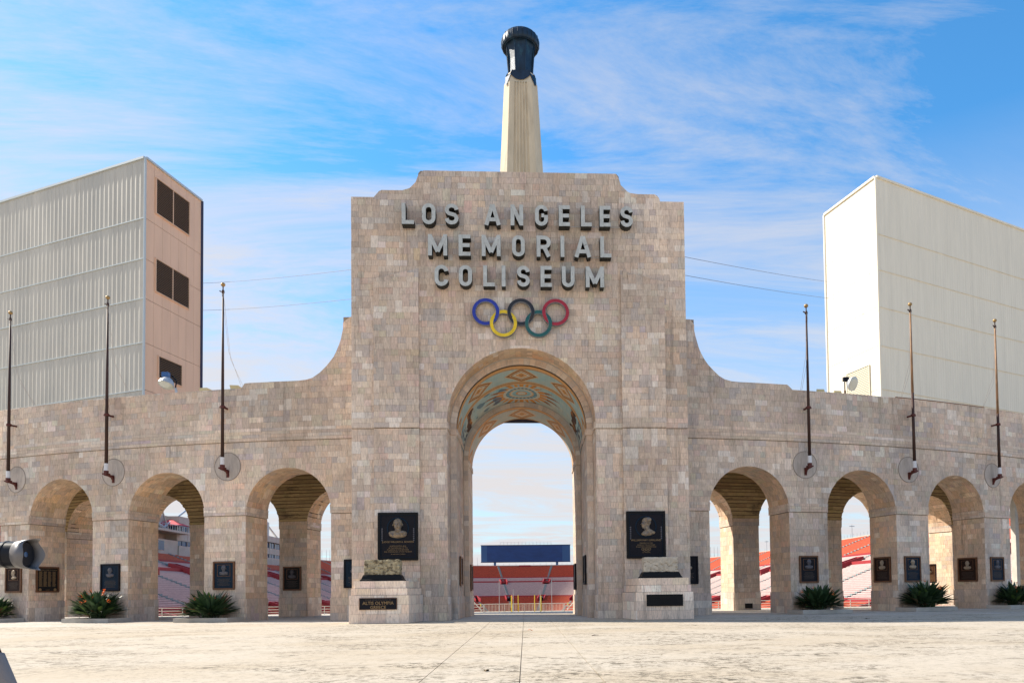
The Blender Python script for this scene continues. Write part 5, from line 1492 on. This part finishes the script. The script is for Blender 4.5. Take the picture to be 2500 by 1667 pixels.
for s in (-1, 1):
    t = thing('handrail', 'sloping handrail with a yellow lamp at the %s end of the barred railing' % ('left' if s < 0 else 'right'), 'handrail', (s * 4.4, 39.2, -.82), 0)
    mb = MB(); mb.tube([(s * .9, 0, 1.35), (-s * .1, 0, .25)], .06, 6); mb.tube([(s * .0, 0, 0), (s * .0, 0, .9)], .03, 6); mb.build('bar', 'rail', t)
    mb = MB(); mb.tube([(0, -.05, .72), (0, -.05, 1.0)], [.06, .02], 8); mb.build('lamp', 'yellow_post', t)

# ================================================================== SECOND CAMERA AND TRIPOD AT THE LEFT EDGE
cm = thing('photo_camera', 'black camera lens with petal hood poking in from the left edge', 'camera', (-1.86, -33.42, 1.402), math.radians(-2))
mb = MB(); mb.lathe([(.030, -.03), (.034, 0), (.034, .05), (.038, .055), (.038, .10), (.0405, .105), (.0405, .155), (.0425, .16), (.0425, .185), (.043, .19), (.043, .215), (.0445, .22), (.0445, .275), (.041, .285), (.036, .285)], (0, 0, 0), 48, 'x'); mb.build('lens_barrel', 'black_plastic', cm, smooth=False)
mb = MB(); mb.lathe([(.036, .2845), (.030, .280), (.018, .284), (.0, .286)], (0, 0, 0), 32, 'x', cap=False); mb.build('front_glass', 'window', cm, smooth=True)
mb = MB(); n = 72; vs = []; fs = []
for i in range(n):
    t = 2 * pi * i / n
    l = .285 + .018 + .028 * (cos(2 * (t)) ** 2 if abs(cos(t)) > .7 else .35 * cos(2 * t) ** 2)
    for r_, x_ in ((.0455, .262), (.0535, l), (.0522, l), (.044, .262)): vs.append((x_, r_ * sin(t), r_ * cos(t)))
for i in range(n):
    j = (i + 1) % n
    for k in range(4): k2 = (k + 1) % 4; fs.append((4 * i + k, 4 * i + k2, 4 * j + k2, 4 * j + k))
mb.add(vs, fs); mb.build('lens_hood', 'grey_plastic', cm, smooth=True)
mb = MB(); mb.lathe([(.0412, .108), (.0425, .11), (.0425, .114), (.0412, .116)], (0, 0, 0), 48, 'x', cap=False); mb.lathe([(.0455, .222), (.0462, .224), (.0462, .23), (.0455, .232)], (0, 0, 0), 48, 'x', cap=False)
for i in range(44):
    t = 2 * pi * i / 44; mb.box(.118, .150, .0405 * cos(t) - .001, .0405 * cos(t) + .001, .0405 * sin(t) - .0012, .0405 * sin(t) + .0012)
mb.build('focus_ring', 'black_plastic', cm)
mb = MB(); mb.box(-.10, -.03, -.07, .07, -.055, .045); mb.box(-.09, -.035, -.035, .035, .045, .075); mb.build('camera_body', 'black_plastic', cm, bevel=.008)
mb = MB(); mb.box(.02, .05, -.006, .006, -.055, -.034); mb.box(-.06, .06, -.02, .02, -.066, -.055); mb.build('lens_foot', 'black_plastic', cm)
tp = thing('tripod', 'grey padded tripod leg at the lower left corner', 'tripod', (-1.80, -33.42, 0), 0)
mb = MB(); mb.tube([(-.05, 0, 1.14), (-.05, 0, 1.335)], .022, 12); mb.lathe([(.06, 1.14), (.09, 1.17), (.09, 1.20), (.035, 1.22)], (-.03, 0, 0), 20); mb.build('head', 'black_plastic', tp)
for k, (dx, dy) in enumerate(((.42, .06), (-.35, .42), (-.35, -.38))):
    top_ = Vector((.073 if k == 0 else -.06, dy * .06, 1.19)); bot_ = Vector((.535, dy, 0)) if k == 0 else Vector((dx - .1, dy, 0))
    d = bot_ - top_
    f = lambda q: top_ + d * q
    mb = MB(); mb.tube([f(0), f(.14)], .017, 12); mb.tube([f(.55), f(.97)], .011, 10); lg = mb.build('leg', 'black_plastic', tp, smooth=True)
    mb = MB(); mb.tube([f(.10), f(.105), f(.50), f(.505)], [.014, .0235, .0235, .014], 16); mb.build('foam_pad', 'grey_foam', lg, smooth=True)
    mb = MB(); mb.tube([f(.96), f(1.0)], [.014, .018], 10); mb.build('rubber_foot', 'black_plastic', lg)

# ================================================================== LITTER ON THE PLAZA
def litter(name, lab, cat, loc, rz, kind):
    t = thing(name, lab, cat, loc, rz); mb = MB()
    if kind == 'twig':
        mb.tube([(-.16, 0, .012), (-.02, .02, .02), (.17, -.01, .012)], [.009, .011, .006], 6); mb.tube([(.0, .02, .02), (.07, .07, .03)], .004, 5); mb.build('stem', 'pole', t)
    else:
        vs = []; fs = []
        for i in range(9):
            u = i / 8; w = .045 * sin(pi * u) + .002; vs += [(u * .2 - .1, -w, .012 + .02 * sin(u * 5)), (u * .2 - .1, 0, .004 + .02 * sin(u * 5)), (u * .2 - .1, w, .016 + .02 * sin(u * 4))]
        for i in range(8): fs += [(3 * i, 3 * i + 1, 3 * i + 4, 3 * i + 3), (3 * i + 1, 3 * i + 2, 3 * i + 5, 3 * i + 4)]
        mb.add(vs, fs); mb.build('blade', kind, t)
    return t
litter('twig', 'short dark twig lying on the plaza in front of the right pedestal', 'twig', (2.05, -15.0, 0), .9, 'twig')
litter('fallen_leaf', 'orange dry leaf on the plaza just in front of the great arch', 'leaf', (.25, -11.6, 0), .4, 'flower')
litter('fallen_leaf', 'brown leaf on the plaza left of the centre joint', 'leaf', (-.55, -24.0, 0), 1.4, 'leaf_dry')
litter('fallen_leaf', 'small leaf near the shadow edge below the second right plant', 'leaf', (14.0, -6.4, 0), 2.2, 'leaf_dry')
